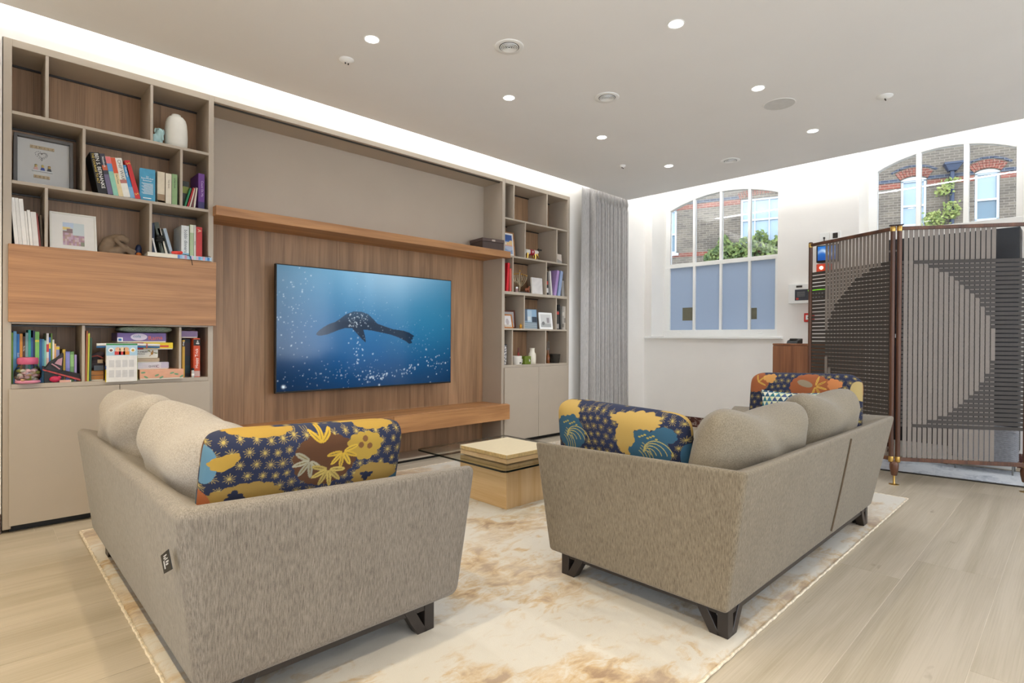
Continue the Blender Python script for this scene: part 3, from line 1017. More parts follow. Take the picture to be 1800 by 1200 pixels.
# ------------------------------------------------------------------ television with an underwater picture
def tv_picture(w, h):
    nu, nv = 440, 256
    u = np.linspace(0, 1, nu); v = np.linspace(0, 1, nv)
    U, V = np.meshgrid(u, v)
    c = lambda s: np.array(lin(s))
    stops = [(0.0, '#0A3862'), (0.22, '#0B4A7E'), (0.5, '#19699E'), (0.78, '#2E82B0'), (1.0, '#4A97BE')]
    C = np.zeros((nv, nu, 3))
    vs = [s[0] for s in stops]; cs = np.array([c(s[1]) for s in stops])
    for k in range(3):
        C[..., k] = np.interp(V, vs, cs[:, k])
    edge = np.clip(1-1.1*((U-0.5)**2)*1.4, 0.55, 1)
    left = 0.72+0.28*np.clip(U*3.2, 0, 1)
    C *= (edge*left)[..., None]
    glow = np.exp(-(((U-0.60)/0.26)**2+((V-1.06)/0.30)**2))
    C = C*(1-0.75*glow[..., None])+c('#A9CBE2')*0.75*glow[..., None]
    teal = np.exp(-(((U-0.86)/0.3)**2+((V-0.62)/0.35)**2))
    C = C*(1-0.45*teal[..., None])+c('#2F86A8')*0.45*teal[..., None]
    mid = np.exp(-(((U-0.40)/0.22)**2+((V-0.36)/0.18)**2))
    C = C*(1-0.35*mid[..., None])+c('#156CAA')*0.35*mid[..., None]
    for x0_, w_, a_ in ((0.36, 0.05, 0.10), (0.47, 0.035, 0.09), (0.66, 0.06, 0.07)):
        ray = np.exp(-(((U-x0_+0.10*(1-V)*(x0_-0.5))/w_)**2))*np.clip(V-0.35, 0, 1)
        C += a_*ray[..., None]*c('#9CC9E6')
    poly = np.array([(0.188,0.456),(0.192,0.472),(0.205,0.492),(0.225,0.516),(0.255,0.545),(0.285,0.562),(0.31,0.589),(0.342,0.63),(0.38,0.655),(0.426,0.658),(0.466,0.638),(0.493,0.599),(0.52,0.556),(0.569,0.531),(0.612,0.510),(0.678,0.498),(0.716,0.48),(0.75,0.448),(0.737,0.436),(0.74,0.42),(0.727,0.412),(0.735,0.384),(0.715,0.376),(0.693,0.401),(0.648,0.435),(0.597,0.461),(0.541,0.478),(0.486,0.495),(0.438,0.502),(0.448,0.443),(0.453,0.387),(0.431,0.417),(0.402,0.467),(0.376,0.51),(0.341,0.513),(0.304,0.495),(0.273,0.474),(0.242,0.454),(0.213,0.445),(0.195,0.445)])
    inside = np.zeros(U.shape, bool)
    j = len(poly)-1
    for i in range(len(poly)):
        xi, yi = poly[i]; xj, yj = poly[j]
        inside ^= ((yi > V) != (yj > V)) & (U < (xj-xi)*(V-yi)/(yj-yi+1e-12)+xi)
        j = i
    body = c('#0C2138')*1.0+np.clip((V-0.56)*3.5, 0, 0.5)[..., None]*c('#47708F')
    k = np.where(inside, 0.94, 0.0)[..., None]
    C = C*(1-k)+body*k
    r2 = np.random.default_rng(5)
    def bub(n, cx, cy, sx, sy, rmin, rmax, br):
        for _ in range(n):
            x_ = r2.normal(cx, sx); y_ = r2.normal(cy, sy); r_ = r2.uniform(rmin, rmax); b_ = br*r2.uniform(0.4, 1)
            i0, i1 = int((x_-0.02)*nu), int((x_+0.02)*nu)+1; j0, j1 = int((y_-0.03)*nv), int((y_+0.03)*nv)+1
            i0, j0 = max(i0, 0), max(j0, 0); i1, j1 = min(i1, nu), min(j1, nv)
            if i1 <= i0 or j1 <= j0: continue
            g = b_*np.exp(-(((U[j0:j1, i0:i1]-x_)*1.7)**2+(V[j0:j1, i0:i1]-y_)**2)/(r_*r_))
            C[j0:j1, i0:i1] = C[j0:j1, i0:i1]*(1-g[..., None])+np.array([0.80, 0.92, 1.0])*g[..., None]
    bub(45, 0.40, 0.575, 0.035, 0.035, .0025, .006, 0.95)
    bub(26, 0.41, 0.30, 0.03, 0.07, .003, .007, 0.95)
    bub(40, 0.50, 0.085, 0.06, 0.03, .003, .008, 1.0)
    bub(22, 0.71, 0.13, 0.025, 0.035, .003, .007, 1.0)
    bub(36, 0.90, 0.20, 0.05, 0.06, .0025, .007, 1.0)
    bub(110, 0.06, 0.62, 0.07, 0.24, .002, .005, 0.7)
    bub(90, 0.28, 0.10, 0.18, 0.07, .002, .005, 0.55)
    bub(60, 0.72, 0.42, 0.12, 0.12, .002, .004, 0.4)
    bub(60, 0.45, 0.65, 0.10, 0.12, .002, .004, 0.45)
    bub(120, 0.5, 0.3, 0.4, 0.3, .0018, .004, 0.4)
    bub(2, 0.03, 0.035, 0.005, 0.005, .009, .011, 1.0)
    C = np.clip(C, 0, 1)
    P = np.stack([U*w, np.zeros_like(U), V*h], -1)
    return grid_mesh('screen_picture', P, attr_mat('tv_picture', emit=0.74, rough=0.12, spec=0.5), C)
tv = thing('television', 'large flat television showing a sea lion swimming under water', 'television', (1.675, 4.323, 0.668))
TWd, THt = 1.699, 1.002
MB().box(0, TWd, 0.0, 0.035, 0, THt).build('bezel', m_black, tv, bevel=0.002, seg=1)
MB().box(0.35, TWd-0.35, 0.034, 0.10, 0.25, THt-0.25).build('wall_mount', m_black, tv)
pic = link('screen_picture', tv_picture(TWd-0.016, THt-0.022), tv)
pic.location = (0.008, -0.0008, 0.014)

# ------------------------------------------------------------------ rugs
def rug(name, label, x0, x1, y0, y1, th, m, seed, edge_m):
    t = thing(name, label, 'rug', (x0, y0, 0))
    r_ = np.random.default_rng(seed)
    nu = int((x1-x0)/0.02); nv = int((y1-y0)/0.02)
    xs_ = np.linspace(0, x1-x0, nu); ys_ = np.linspace(0, y1-y0, nv)
    X, Y = np.meshgrid(xs_, ys_)
    wobx = 0.0015*np.sin(ys_*23)+0.001*np.sin(ys_*57+1); woby = 0.0015*np.sin(xs_*21+2)+0.001*np.sin(xs_*53)
    bx = np.minimum(np.minimum(X, x1-x0-X), np.minimum(Y, y1-y0-Y))
    fx = np.exp(-np.minimum(X, x1-x0-X)/0.05); fy = np.exp(-np.minimum(Y, y1-y0-Y)/0.05)
    Xw = X+fx*wobx[:, None]; Yw = Y+fy*woby[None, :]
    Z = th*np.clip(bx/0.012+0.15, 0, 1)**0.5+0.0012*r_.standard_normal(X.shape)*(bx > 0)+0.0005
    link('pile', grid_mesh('pile', np.stack([Xw, Yw, Z], -1), m), t)
    e = MB()
    n = 160
    e.tube([((x1-x0)*i/n, 0.0015*math.sin(i*1.7), 0.006) for i in range(n+1)], 0.006, 6)
    e.tube([(0.0015*math.sin(i*1.7), (y1-y0)*i/n, 0.006) for i in range(n+1)], 0.006, 6)
    e.tube([((x1-x0)+0.0015*math.sin(i*1.7), (y1-y0)*i/n, 0.006) for i in range(n+1)], 0.006, 6)
    e.build('edge_binding', edge_m[0], t, smooth=True)
    MB().tube([((x1-x0)*i/n, (y1-y0)+0.002*math.sin(i*1.7), 0.006) for i in range(n+1)], 0.006, 6).build('edge_binding', edge_m[1], t, smooth=True)
    return t
def rug_mat(name, base, stain, stain2, sc):
    t = NT(name)
    v = t.coords((1, 1, 1))
    f1 = t.noise(v, 1.6*sc, 6, 0.62, 0.4)
    f2 = t.noise(t.coords((1.0, 1.6, 1)), 9*sc, 5, 0.65, 0.8)
    f3 = t.noise(t.coords((14, 70, 30)), 1.0, 3, 0.6)
    a = t.n('ShaderNodeMath', operation='MULTIPLY_ADD'); t.l(f2, a.inputs[0]); a.inputs[1].default_value = 0.55; t.l(f1, a.inputs[2])
    b = t.n('ShaderNodeMath', operation='MULTIPLY_ADD'); t.l(f3, b.inputs[0]); b.inputs[1].default_value = 0.12; t.l(a.outputs[0], b.inputs[2])
    co = t.ramp(b.outputs[0], [(0.60, lin(base)), (0.80, lin(base)), (0.90, lin(stain)), (0.985, lin(stain2))])
    g = t.noise(v, 2.3*sc, 3)
    mx = t.n('ShaderNodeMix', data_type='RGBA', blend_type='MIX')
    mr = t.n('ShaderNodeMapRange'); mr.inputs['From Min'].default_value = 0.40; mr.inputs['From Max'].default_value = 0.62; mr.inputs['To Max'].default_value = 0.55
    t.l(g, mr.inputs['Value']); t.l(mr.outputs[0], mx.inputs[0])
    t.l(co, mx.inputs[6]); mx.inputs[7].default_value = (*lin(base), 1)
    t.l(mx.outputs[2], t.b.inputs['Base Color'])
    t.set(Roughness=0.95)
    t.b.inputs['Sheen Weight'].default_value = 0.2
    t.bump(t.noise(t.coords((300, 300, 300)), 1.0, 2), 0.4, 0.002)
    return t.m
m_rug = rug_mat('distressed_cream_pile', '#BFB7A9', '#B2976F', '#8F7355', 1.0)
m_rug2 = rug_mat('pale_blue_pile', '#C3C7CC', '#A3A9B3', '#888F9B', 1.6)
m_bind = mat('cream_binding', '#CDBFA8', 0.9, var=0.25, scale=60)
rug('rug', 'large cream and ochre distressed rug under the sofas and glass table', 0.44, 4.68, 0.845, 3.915, 0.012, m_rug, 3, (m_bind, m_bind))
r2_ = rug('rug', 'pale blue grey rug behind the folding screen', 5.845, 6.465, -0.55, 1.46, 0.012, m_rug2, 4, (mat('dark_binding', '#3A352E', 0.9), m_bind))

r2_.rotation_euler.z = math.radians(8.6)

# ------------------------------------------------------------------ sofas
m_sofa1 = fabric('greige_slub_weave', '#5F574E', '#8A8175')
m_sofa2 = fabric('sand_slub_weave', '#5E5343', '#887C69')
TAGP = [(1.7877, -0.0061, 0.4685), (1.8306, 0.0024, 0.491), (1.8231, -0.0051, 0.5421), (1.7811, -0.0125, 0.5161)]
def sofa(name, label, loc, rot, L, Dp, m, legpos, inset, seam=False, tagm=False, far_arm=True):
    t = thing(name, label, 'sofa', loc, rot)
    z0, zb, zf = 0.116, 0.645, 0.622
    ta, tb = 0.115, 0.15
    ib, ia, ia1, jf = inset
    top = [(0, Dp, zf), (0, 0, zb), (L, 0, zb), (L, Dp, zf), (L-ta, Dp, zf-0.05), (L-ta, tb, zb-0.05), (ta, tb, zb-0.05), (ta, Dp, zf-0.05)]
    bot = [(ia, Dp-jf, z0), (ia, ib, z0), (L-ia1, ib, z0), (L-ia1, Dp-jf, z0), (L-ta-0.03, Dp-jf, z0), (L-ta-0.03, tb+0.05, z0), (ta+0.03, tb+0.05, z0), (ta+0.03, Dp-jf, z0)]
    if not far_arm:
        top = [(0, tb, zb-0.05)]+top[1:6]; bot = [(ia, tb+0.05, z0)]+bot[1:6]
    b = MB()
    n = len(top)
    b.add(bot+top, [tuple(range(n-1, -1, -1)), tuple(range(n, 2*n))]+[(i, (i+1) % n, n+(i+1) % n, n+i) for i in range(n)])
    b.build('upholstered_frame', m, t, bevel=0.040, seg=6, smooth=True, angle=60)
    MB().box(ta-0.01 if far_arm else 0.06, L-ta+0.01, tb, Dp-0.08, z0+0.005, 0.30).build('seat_base', m, t, bevel=0.01)
    mid = L/2
    for a, c_ in ((ta+0.005 if far_arm else 0.03, mid-0.002), (mid+0.002, L-ta-0.005)):
        MB().box(a, c_, tb+0.01, Dp-0.03, 0.30, 0.435).build('seat_cushion', m, t, bevel=0.035, seg=4, smooth=True, angle=60)
    r = MB()
    x0_, x1_, y0_, y1_ = legpos
    r.box(x0_+0.004, x1_-0.004, y0_+0.004, y1_-0.012, 0.078, 0.122)
    r.build('base_rail', m_dark, t, bevel=0.002)
    for cx, sx in ((x0_, 1), (x1_, -1)):
        for cy, sy in ((y0_, 1), (y1_, -1)):
            l = MB()
            w_ = 0.042
            xa, xb = sorted((cx, cx+sx*w_)); ya, yb = sorted((cy, cy+sy*w_))
            l.box(xa, xb, ya, yb, 0.0, 0.128)
            def quad(lo0, lo1, hi0, hi1, c0, c1, along):
                lo = sorted((lo0, lo1)); hi = sorted((hi0, hi1)); cc = sorted((c0, c1))
                if along == 'x':
                    bb = [(lo[0], cc[0], 0), (lo[1], cc[0], 0), (lo[1], cc[1], 0), (lo[0], cc[1], 0)]
                    tt = [(hi[0], cc[0], 0.128), (hi[1], cc[0], 0.128), (hi[1], cc[1], 0.128), (hi[0], cc[1], 0.128)]
                else:
                    bb = [(cc[0], lo[0], 0), (cc[1], lo[0], 0), (cc[1], lo[1], 0), (cc[0], lo[1], 0)]
                    tt = [(cc[0], hi[0], 0.128), (cc[1], hi[0], 0.128), (cc[1], hi[1], 0.128), (cc[0], hi[1], 0.128)]
                l.hexa(bb, tt)
            quad(cx+sx*0.030, cx+sx*0.072, cx+sx*0.105, cx+sx*0.150, cy, cy+sy*w_, 'x')
            quad(cy+sy*0.030, cy+sy*0.072, cy+sy*0.105, cy+sy*0.150, cx, cx+sx*w_, 'y')
            l.build('leg', m_dark, t, bevel=0.0015, seg=1)
    if seam:
        xs_ = L*0.575
        pts = []
        for i in range(15):
            f = i/14
            zz = 0.150+0.465*f
            yy = ib*(1-(zz-z0)/(zb-z0))-0.003
            pts.append((xs_+0.016*math.sin(f*2.4)-0.01, yy, zz))
        MB().tube(pts, 0.0045, 6).build('back_seam', mat('seam_shadow', '#5F503E', 0.95), t, smooth=True)
    if tagm:
        A = [Vector(q) for q in TAGP]             # lower left, lower right, upper right, upper left
        n_ = (A[1]-A[0]).cross(A[3]-A[0]).normalized()*0.0012
        g = MB()
        g.hexa([A[0]+n_, A[1]+n_, A[1]-n_, A[0]-n_][::-1], [A[3]+n_, A[2]+n_, A[2]-n_, A[3]-n_][::-1])
        g = g.build('care_tag', m_black, t)
        g['label'] = 'small black hanging fabric tag'
        q = MB()
        for v0, v1, u0, u1 in ((0.80, 0.86, 0.35, 0.75), (0.70, 0.76, 0.3, 0.6), (0.62, 0.67, 0.4, 0.8), (0.2, 0.62, 0.22, 0.36), (0.46, 0.54, 0.5, 0.85), (0.34, 0.42, 0.45, 0.75)):
            P_ = lambda u, v: (A[0].lerp(A[1], u)).lerp(A[3].lerp(A[2], u), v)+n_*1.4
            q.add([P_(u0, v0), P_(u1, v0), P_(u1, v1), P_(u0, v1)], [(0, 1, 2, 3)])
        q.build('tag_print', mat('tag_silver', '#B9B6B2', 0.6), g)
    return t
s1 = sofa('sofa', 'grey beige sofa at the left with a black tag on its back', (0.37, 3.46, 0.0), -PI/2, 1.868, 1.01, m_sofa1,
          (0.045, 1.765, 0.115, 0.880), (0.065, 0.03, 0.045, 0.05), tagm=True, far_arm=False)
s2 = sofa('sofa', 'sand coloured two seat sofa at the right with its seamed back to the viewer', (1.86, 0.78, 0.0), 0, 2.09, 0.98, m_sofa2,
          (0.115, 1.985, 0.113, 0.908), (0.092, 0.055, 0.11, 0.045), seam=True)
for s_ in (s1, s2):
    s_.location.z = 0.012

# ------------------------------------------------------------------ cushions
def pillow_pts(w, h, t, nu, nv, n=2.6, pinch=0.05, dip=0.0, rnd=0.0, wr=0.0, seed=0, side=1):
    u = np.linspace(-1, 1, nu); v = np.linspace(-1, 1, nv)
    if n > 4:
        u = np.sign(u)*(1-(1-np.abs(u))**1.5)
        v = np.sign(v)*(1-(1-np.abs(v))**1.5)
    U, V = np.meshgrid(u, v)
    pr = np.clip((1-np.abs(U)**n)*(1-np.abs(V)**n), 0, 1)**0.5
    X = w/2*U*(1-pinch*(1-V*V)*np.abs(U)**3-rnd*np.abs(V)**10*np.abs(U)**4)
    Z = h/2*V*(1-pinch*(1-U*U)*np.abs(V)**3-rnd*np.abs(U)**10*np.abs(V)**4)
    Z = Z-dip*np.exp(-(U/0.5)**2)*np.clip(V, 0, 1)**2
    r_ = np.random.default_rng(seed)
    wrk = np.zeros_like(U)
    if wr:
        for _ in range(7):
            a = r_.uniform(0, PI); f = r_.uniform(4, 11); ph = r_.uniform(0, 6)
            wrk += wr*np.sin(f*(U*np.cos(a)+V*np.sin(a))+ph+1.2*np.sin(3*U*V+ph))/3
    Y = side*(-(t/2)*pr-wrk*pr)
    return U, V, np.stack([X, Y, Z], -1)
def cushion(name, label, cat, at, rot, w, h, t, m, group=None, nu=44, nv=36, n=2.6, pinch=0.05, dip=0.0, rnd=0.0, wr=0.004, seed=0, paint=None, front='-', piping=None):
    """front '-' faces local -y; the painted print goes on both faces"""
    hi = (nu, nv); lo = (nu, nv) if paint is None else (70, 50)
    Ps = []
    for side in (1, -1):
        want = (front == '-' and side == 1) or (front == '+' and side == -1)
        a, b_ = hi if (paint is None or want) else lo
        U, V, P = pillow_pts(w, h, t, a, b_, n, pinch, dip, rnd, wr, seed+(side < 0), side)
        if side == -1:
            U = U[:, ::-1]; P = P[:, ::-1]
        C = paint(U*w/2*(1 if side == 1 else -1), V*h/2) if paint else None
        Ps.append((P, C))
    o = link(name, grid_mesh(name, Ps[0][0], m, Ps[0][1]))
    me2 = grid_mesh(name, Ps[1][0], m, Ps[1][1])
    bm = bmesh.new(); bm.from_mesh(o.data); bm.from_mesh(me2)
    if paint is None:
        bmesh.ops.remove_doubles(bm, verts=bm.verts, dist=1e-5)
    bm.to_mesh(o.data); bm.free()
    bpy.data.meshes.remove(me2)
    o.data.shade_smooth()
    o.location = at
    o.rotation_euler = rot
    tag(o, label, cat, group)
    if piping:
        k = 90
        th = [2*PI*i/k for i in range(k+1)]
        pts = []
        for a in th:
            cu, su = math.cos(a), math.sin(a)
            e = 2/ (9 if n > 4 else 5)
            uu = math.copysign(abs(cu)**e, cu); vv = math.copysign(abs(su)**e, su)
            x_ = w/2*uu*(1-pinch*(1-vv*vv)*abs(uu)**3); z_ = h/2*vv*(1-pinch*(1-uu*uu)*abs(vv)**3)
            z_ -= dip*math.exp(-(uu/0.5)**2)*max(vv, 0)**2
            pts.append((x_*0.992, 0, z_*0.992))
        MB().tube(pts, piping[0], 6).build('piping', piping[1], o, smooth=True)
    return o
m_pil1 = fabric('pale_grey_linen', '#847B70', '#A79E92', vert=False)
m_pil2 = fabric('warm_beige_linen', '#6B604F', '#8C806C', vert=False)
PG = 'loose plain back pillows on the sofas'
cushion('back_pillow', 'plain pale grey pillow nearest the viewer on the left sofa', 'pillow', (0.600, 2.20, 0.628), (0.30, 0.04, -PI/2), 0.86, 0.44, 0.29, m_pil1, PG, 64, 52, n=3.0, pinch=-0.02, dip=0.045, rnd=0.10, wr=0.010, seed=3)
cushion('back_pillow', 'plain pale grey pillow farther along the left sofa', 'pillow', (0.575, 3.00, 0.635), (0.30, -0.03, -PI/2), 0.82, 0.45, 0.29, m_pil1, PG, 64, 52, n=3.0, pinch=-0.02, dip=0.04, rnd=0.10, wr=0.010, seed=8)
cushion('back_pillow', 'plain beige pillow at the near end of the right sofa', 'pillow', (2.425, 1.005, 0.620), (0.27, 0.03, 0), 0.88, 0.43, 0.27, m_pil2, PG, 64, 52, n=3.0, pinch=-0.01, dip=0.055, rnd=0.08, wr=0.010, seed=12)
cushion('back_pillow', 'plain beige pillow at the far end of the right sofa', 'pillow', (3.275, 1.00, 0.630), (0.27, 0.02, 0), 0.84, 0.43, 0.27, m_pil2, PG, 64, 52, n=3.0, pinch=-0.01, dip=0.05, rnd=0.08, wr=0.010, seed=15)

# woven oriental print
NAVY, NAVY2 = np.array(lin('#1E2338')), np.array(lin('#2C3350'))
GOLD, GOLDB = np.array(lin('#85744A')), np.array(lin('#A5904F'))
def ell(A, B, a, b, ra, rb, rot=0.0, k=0, amp=0.0):
    c, s = math.cos(rot), math.sin(rot)
    x = (A-a)*c+(B-b)*s; y = -(A-a)*s+(B-b)*c
    q = np.sqrt((x/ra)**2+(y/rb)**2)
    if k:
        th = np.arctan2(y/rb, x/ra)
        q = q/(1+amp*np.abs(np.sin(k*th/2))+amp*0.6*np.sin(3*th+a*40))
    return q < 1
def oriental(blobs, dark='#1E2338'):
    def paint(A, B):
        base = np.array(lin(dark))
        C = np.zeros(A.shape+(3,))+base
        s = 0.041
        tone = 0.5+0.5*np.sin(A*9+1.3)*np.sin(B*11+0.4)
        C += tone[..., None]*0.35*NAVY2
        r_ = np.round(B/(s*0.866)); off = np.where(r_ % 2 == 0, 0, 0.5)
        q = np.round(A/s-off)+off
        dx = A-q*s-0.006*np.sin(q*7.3+r_*3.1); dy = B-r_*s*0.866-0.005*np.sin(q*4.7+r_*9.2)
        r = np.hypot(dx, dy); th = np.arctan2(dy, dx)+1.7*np.sin(q*5.1+r_*2.3)
        step = PI/6
        dth = (th+step/2) % step-step/2
        kk = np.floor((th+step/2)/step).astype(int) % 2
        ln = np.where(kk == 0, 0.43*s, 0.34*s)*(0.8+0.35*np.sin(q*12.9+r_*7.7)**2)
        line = (np.abs(r*np.sin(dth)) < 0.0010) & (r < ln)
        C[line] = GOLD
        C[r < 0.0042] = GOLDB
        for b in blobs:
            kind = b.get('kind', 'e')
            col = np.array(lin(b['c']))
            if kind == 'e':
                m_ = ell(A, B, b['a'], b['b'], b['ra'], b['rb'], b.get('rot', 0), b.get('k', 0), b.get('amp', 0))
            else:                                   # arc: a thin curved stalk
                rr = np.hypot(A-b['a'], B-b['b']); tt = np.arctan2(B-b['b'], A-b['a'])
                m_ = (np.abs(rr-b['ra']) < 0.0016) & (tt > b['t0']) & (tt < b['t1'])
            C[m_] = col
        return C
    return paint
def leaves(a, b, cols, n, r0, ln, wd, t0=0.0, t1=2*PI):
    o = []
    for i in range(n):
        t = t0+(t1-t0)*i/max(n-1, 1)
        x, y = a+r0*math.cos(t), b+r0*math.sin(t)
        o.append(dict(a=x, b=y, ra=ln, rb=wd, rot=t, c=cols[i % len(cols)]))
        o.append(dict(a=x, b=y, ra=ln*0.7, rb=wd*0.18, rot=t, c='#6E5C33'))
    return o
def scal(a, b, ra, rb, c, k=14, amp=0.10, rot=0):
    return dict(a=a, b=b, ra=ra, rb=rb, c=c, k=k, amp=amp, rot=rot)
Y_, T_, BRN, ORG, TAN, LBL = '#A08035', '#315569', '#523521', '#945430', '#8B7038', '#517487'
m_print = attr_mat('woven_print')
# width .66 height .46: local a in [-.33,.33], b in [-.23,.23]
b1 = [scal(-0.18, 0.243, 0.115, 0.024, Y_), scal(0.21, 0.243, 0.085, 0.026, Y_),
      dict(a=-0.335, b=0.14, ra=0.034, rb=0.060, c=LBL), scal(-0.285, 0.155, 0.038, 0.020, Y_, 8, 0.12, 0.5),
      scal(0.015, 0.135, 0.105, 0.080, BRN, 20, 0.05), scal(0.155, 0.168, 0.058, 0.042, '#9E8236', 12, 0.14),
      dict(a=0.155, b=0.19, ra=0.010, rb=0.010, c='#6B4A2C'), dict(a=0.172, b=0.165, ra=0.010, rb=0.010, c='#6B4A2C'), dict(a=0.14, b=0.17, ra=0.010, rb=0.010, c='#6B4A2C'),
      scal(-0.215, 0.035, 0.105, 0.050, TAN, 16, 0.10), dict(a=-0.25, b=0.05, ra=0.018, rb=0.012, c='#1E2338', k=6, amp=0.5),
      scal(0.205, 0.06, 0.085, 0.040, TAN, 16, 0.10), dict(a=0.17, b=0.062, ra=0.016, rb=0.011, c='#1E2338', k=6, amp=0.5),
      dict(a=-0.08, b=0.0, ra=0.05, rb=0.020, c=T_), dict(a=0.30, b=0.02, ra=0.05, rb=0.025, c=T_), dict(a=-0.335, b=0.01, ra=0.03, rb=0.05, c=ORG),
      dict(a=0.335, b=0.17, ra=0.02, rb=0.04, c=BRN)]
b1 += leaves(-0.035, 0.135, ['#8D8874', '#9A9580', '#8D8874'], 5, 0.030, 0.028, 0.0085, 2.6, 5.6)
b1 += leaves(0.075, 0.155, ['#B08F32', '#BA9A38'], 6, 0.030, 0.026, 0.008, 3.3, 6.6)
b1 += leaves(0.03, 0.10, ['#A08B4C', '#AF9850'], 6, 0.032, 0.027, 0.008, 2.9, 6.2)
b1 += leaves(0.0, 0.19, ['#B3922F'], 3, 0.026, 0.026, 0.008, 0.8, 2.4)
cushion('print_cushion', 'navy and gold floral cushion on the left sofa arm, with a brown blossom', 'cushion', (0.800, 1.80, 0.592), (0.20, 0.035, 0), 0.66, 0.46, 0.15, m_print, 'oriental print cushions',
        440, 280, n=9, pinch=0.0, rnd=0.05, wr=0.002, seed=21, paint=oriental(b1), front='-')
b2 = [scal(-0.27, 0.19, 0.085, 0.050, '#B0914F', 12, 0.16), scal(-0.23, 0.10, 0.085, 0.080, T_, 18, 0.06), scal(-0.27, 0.20, 0.06, 0.032, '#B0914F', 12, 0.16),
      scal(0.095, 0.10, 0.055, 0.060, '#B0914F', 12, 0.14), scal(0.13, 0.195, 0.11, 0.030, '#B0914F', 14, 0.16), scal(0.185, 0.08, 0.095, 0.085, T_, 18, 0.06), scal(0.26, 0.155, 0.05, 0.03, T_, 10, 0.1),
      scal(0.075, 0.13, 0.045, 0.05, '#B0914F', 10, 0.12),
      dict(a=0.325, b=-0.02, ra=0.035, rb=0.045, c=ORG), dict(a=0.335, b=0.07, ra=0.018, rb=0.05, c=T_)]
for cx in (-0.235, 0.18):
    for i in range(5):
        b2.append(dict(kind='arc', a=cx+0.012*i, b=0.06, ra=0.020+0.012*i, t0=0.2, t1=2.6, c='#B9A75C'))
    b2 += [dict(kind='arc', a=cx-0.06, b=0.03, ra=0.05+0.014*i, t0=-0.1, t1=1.1, c='#A99B5A') for i in range(4)]
    b2 += [dict(a=cx+0.013*i-0.03, b=0.135+0.006*(i % 3), ra=0.007, rb=0.0035, c='#A8974A') for i in range(7)]
cushion('print_cushion', 'navy and gold floral cushion on the near arm of the right sofa, with teal grasses', 'cushion', (2.09, 1.435, 0.583), (0.16, 0.03, -PI/2), 0.68, 0.46, 0.16, m_print, 'oriental print cushions',
        440, 280, n=8, pinch=0.0, rnd=0.08, wr=0.002, seed=24, paint=oriental(b2), front='-')
b3 = [scal(0.26, 0.17, 0.07, 0.065, ORG, 14, 0.08), scal(-0.06, 0.15, 0.115, 0.072, ORG, 16, 0.06), scal(0.18, 0.195, 0.035, 0.026, '#C08A4A', 8, 0.2), scal(-0.19, 0.165, 0.035, 0.03, '#C07A48', 8, 0.2),
      dict(a=-0.32, b=0.14, ra=0.05, rb=0.06, c='#A8925F'), dict(a=-0.03, b=0.165, ra=0.045, rb=0.02, c='#8F7F67', rot=0.3), dict(a=0.1, b=-0.05, ra=0.1, rb=0.07, c=T_)]
b3 += leaves(-0.09, 0.15, ['#C89B45', '#B98A3A'], 5, 0.035, 0.03, 0.006, 1.8, 5.0)
b3 += leaves(0.25, 0.17, ['#C89B45'], 3, 0.025, 0.03, 0.005, 1.2, 3.6)
def flip(p):
    return lambda A, B: p(-A, B)
cushion('print_cushion', 'navy and gold floral cushion on the far arm of the right sofa, with orange blossoms', 'cushion', (3.66, 1.20, 0.665), (0.20, 0.03, PI/2), 0.64, 0.48, 0.15, m_print, 'oriental print cushions',
        340, 220, n=7, pinch=0.0, rnd=0.10, wr=0.002, seed=27, paint=flip(oriental(b3)), front='+')
def tri_paint(A, B):
    s = 0.036
    hgt = s*0.866
    r = np.floor(B/hgt); fy = B/hgt-r
    x = A/s+0.5*(r % 2)
    fx = x-np.floor(x)
    up = (np.abs(fx-0.5) < 0.5*(1-fy))
    rr = (np.floor(x)*7+r*13) % 5
    dark = np.array([lin('#2C4A63'), lin('#3B6B86'), lin('#27506A'), lin('#4A5A7E'), lin('#2F6E74')])
    lite = np.array([lin('#D6D5B4'), lin('#C9CE9E'), lin('#DCDACB'), lin('#CDD0A8'), lin('#D8D6BE')])
    i = rr.astype(int) % 5
    return np.where(up[..., None], dark[i], lite[i])
cushion('lumbar_pillow', 'small blue and cream triangle patterned pillow before the orange blossom cushion', 'pillow', (3.545, 1.205, 0.635), (0.26, 0.04, PI/2), 0.42, 0.34, 0.11, attr_mat('triangle_print'), None,
        170, 130, n=2.6, pinch=0.10, wr=0.003, seed=31, paint=tri_paint, front='+')

# ------------------------------------------------------------------ coffee table with a block base, and the box on it
m_tray = wood('pale_ash_ply', '#CBA878', '#DEC39A', 'x', 0.5, vary=0.04)
m_tray2 = wood('pale_ash_ply_upright', '#C7A272', '#D9BC92', 'z', 0.5, vary=0.04)
ct = thing('coffee_table', 'low square glass coffee table on a pale wooden block', 'table', (2.75, 2.895, 0.012))
MB().box(-0.303, 0.15, -0.34, 0.128, 0, 0.278).build('block_base', m_tray2, ct, bevel=0.0015, seg=1)
MB().box(-0.3045, -0.3035, -0.338, 0.126, 0.002, 0.276).build('side_veneer', wood('pale_ash_level', '#C59F6C', '#D9BA8C', 'y', 0.5, vary=0.02), ct)
g = MB()
x0, x1, y0, y1, r = -0.44, 0.44, -0.467, 0.465, 0.035
poly = []
for cx, cy, a0 in ((x1-r, y0+r, -PI/2), (x1-r, y1-r, 0), (x0+r, y1-r, PI/2), (x0+r, y0+r, PI)):
    for i in range(7):
        a = a0+PI/2*i/6
        poly.append((cx+r*math.cos(a), cy+r*math.sin(a)))
def edge_glass():
    t = NT('green_edge_glass')
    t.set(Roughness=0.05)
    t.b.inputs['Base Color'].default_value = (*lin('#0F1713'), 1)
    return t.m
n = len(poly)
g.add([(p[0], p[1], 0.290) for p in poly], [tuple(range(n))])
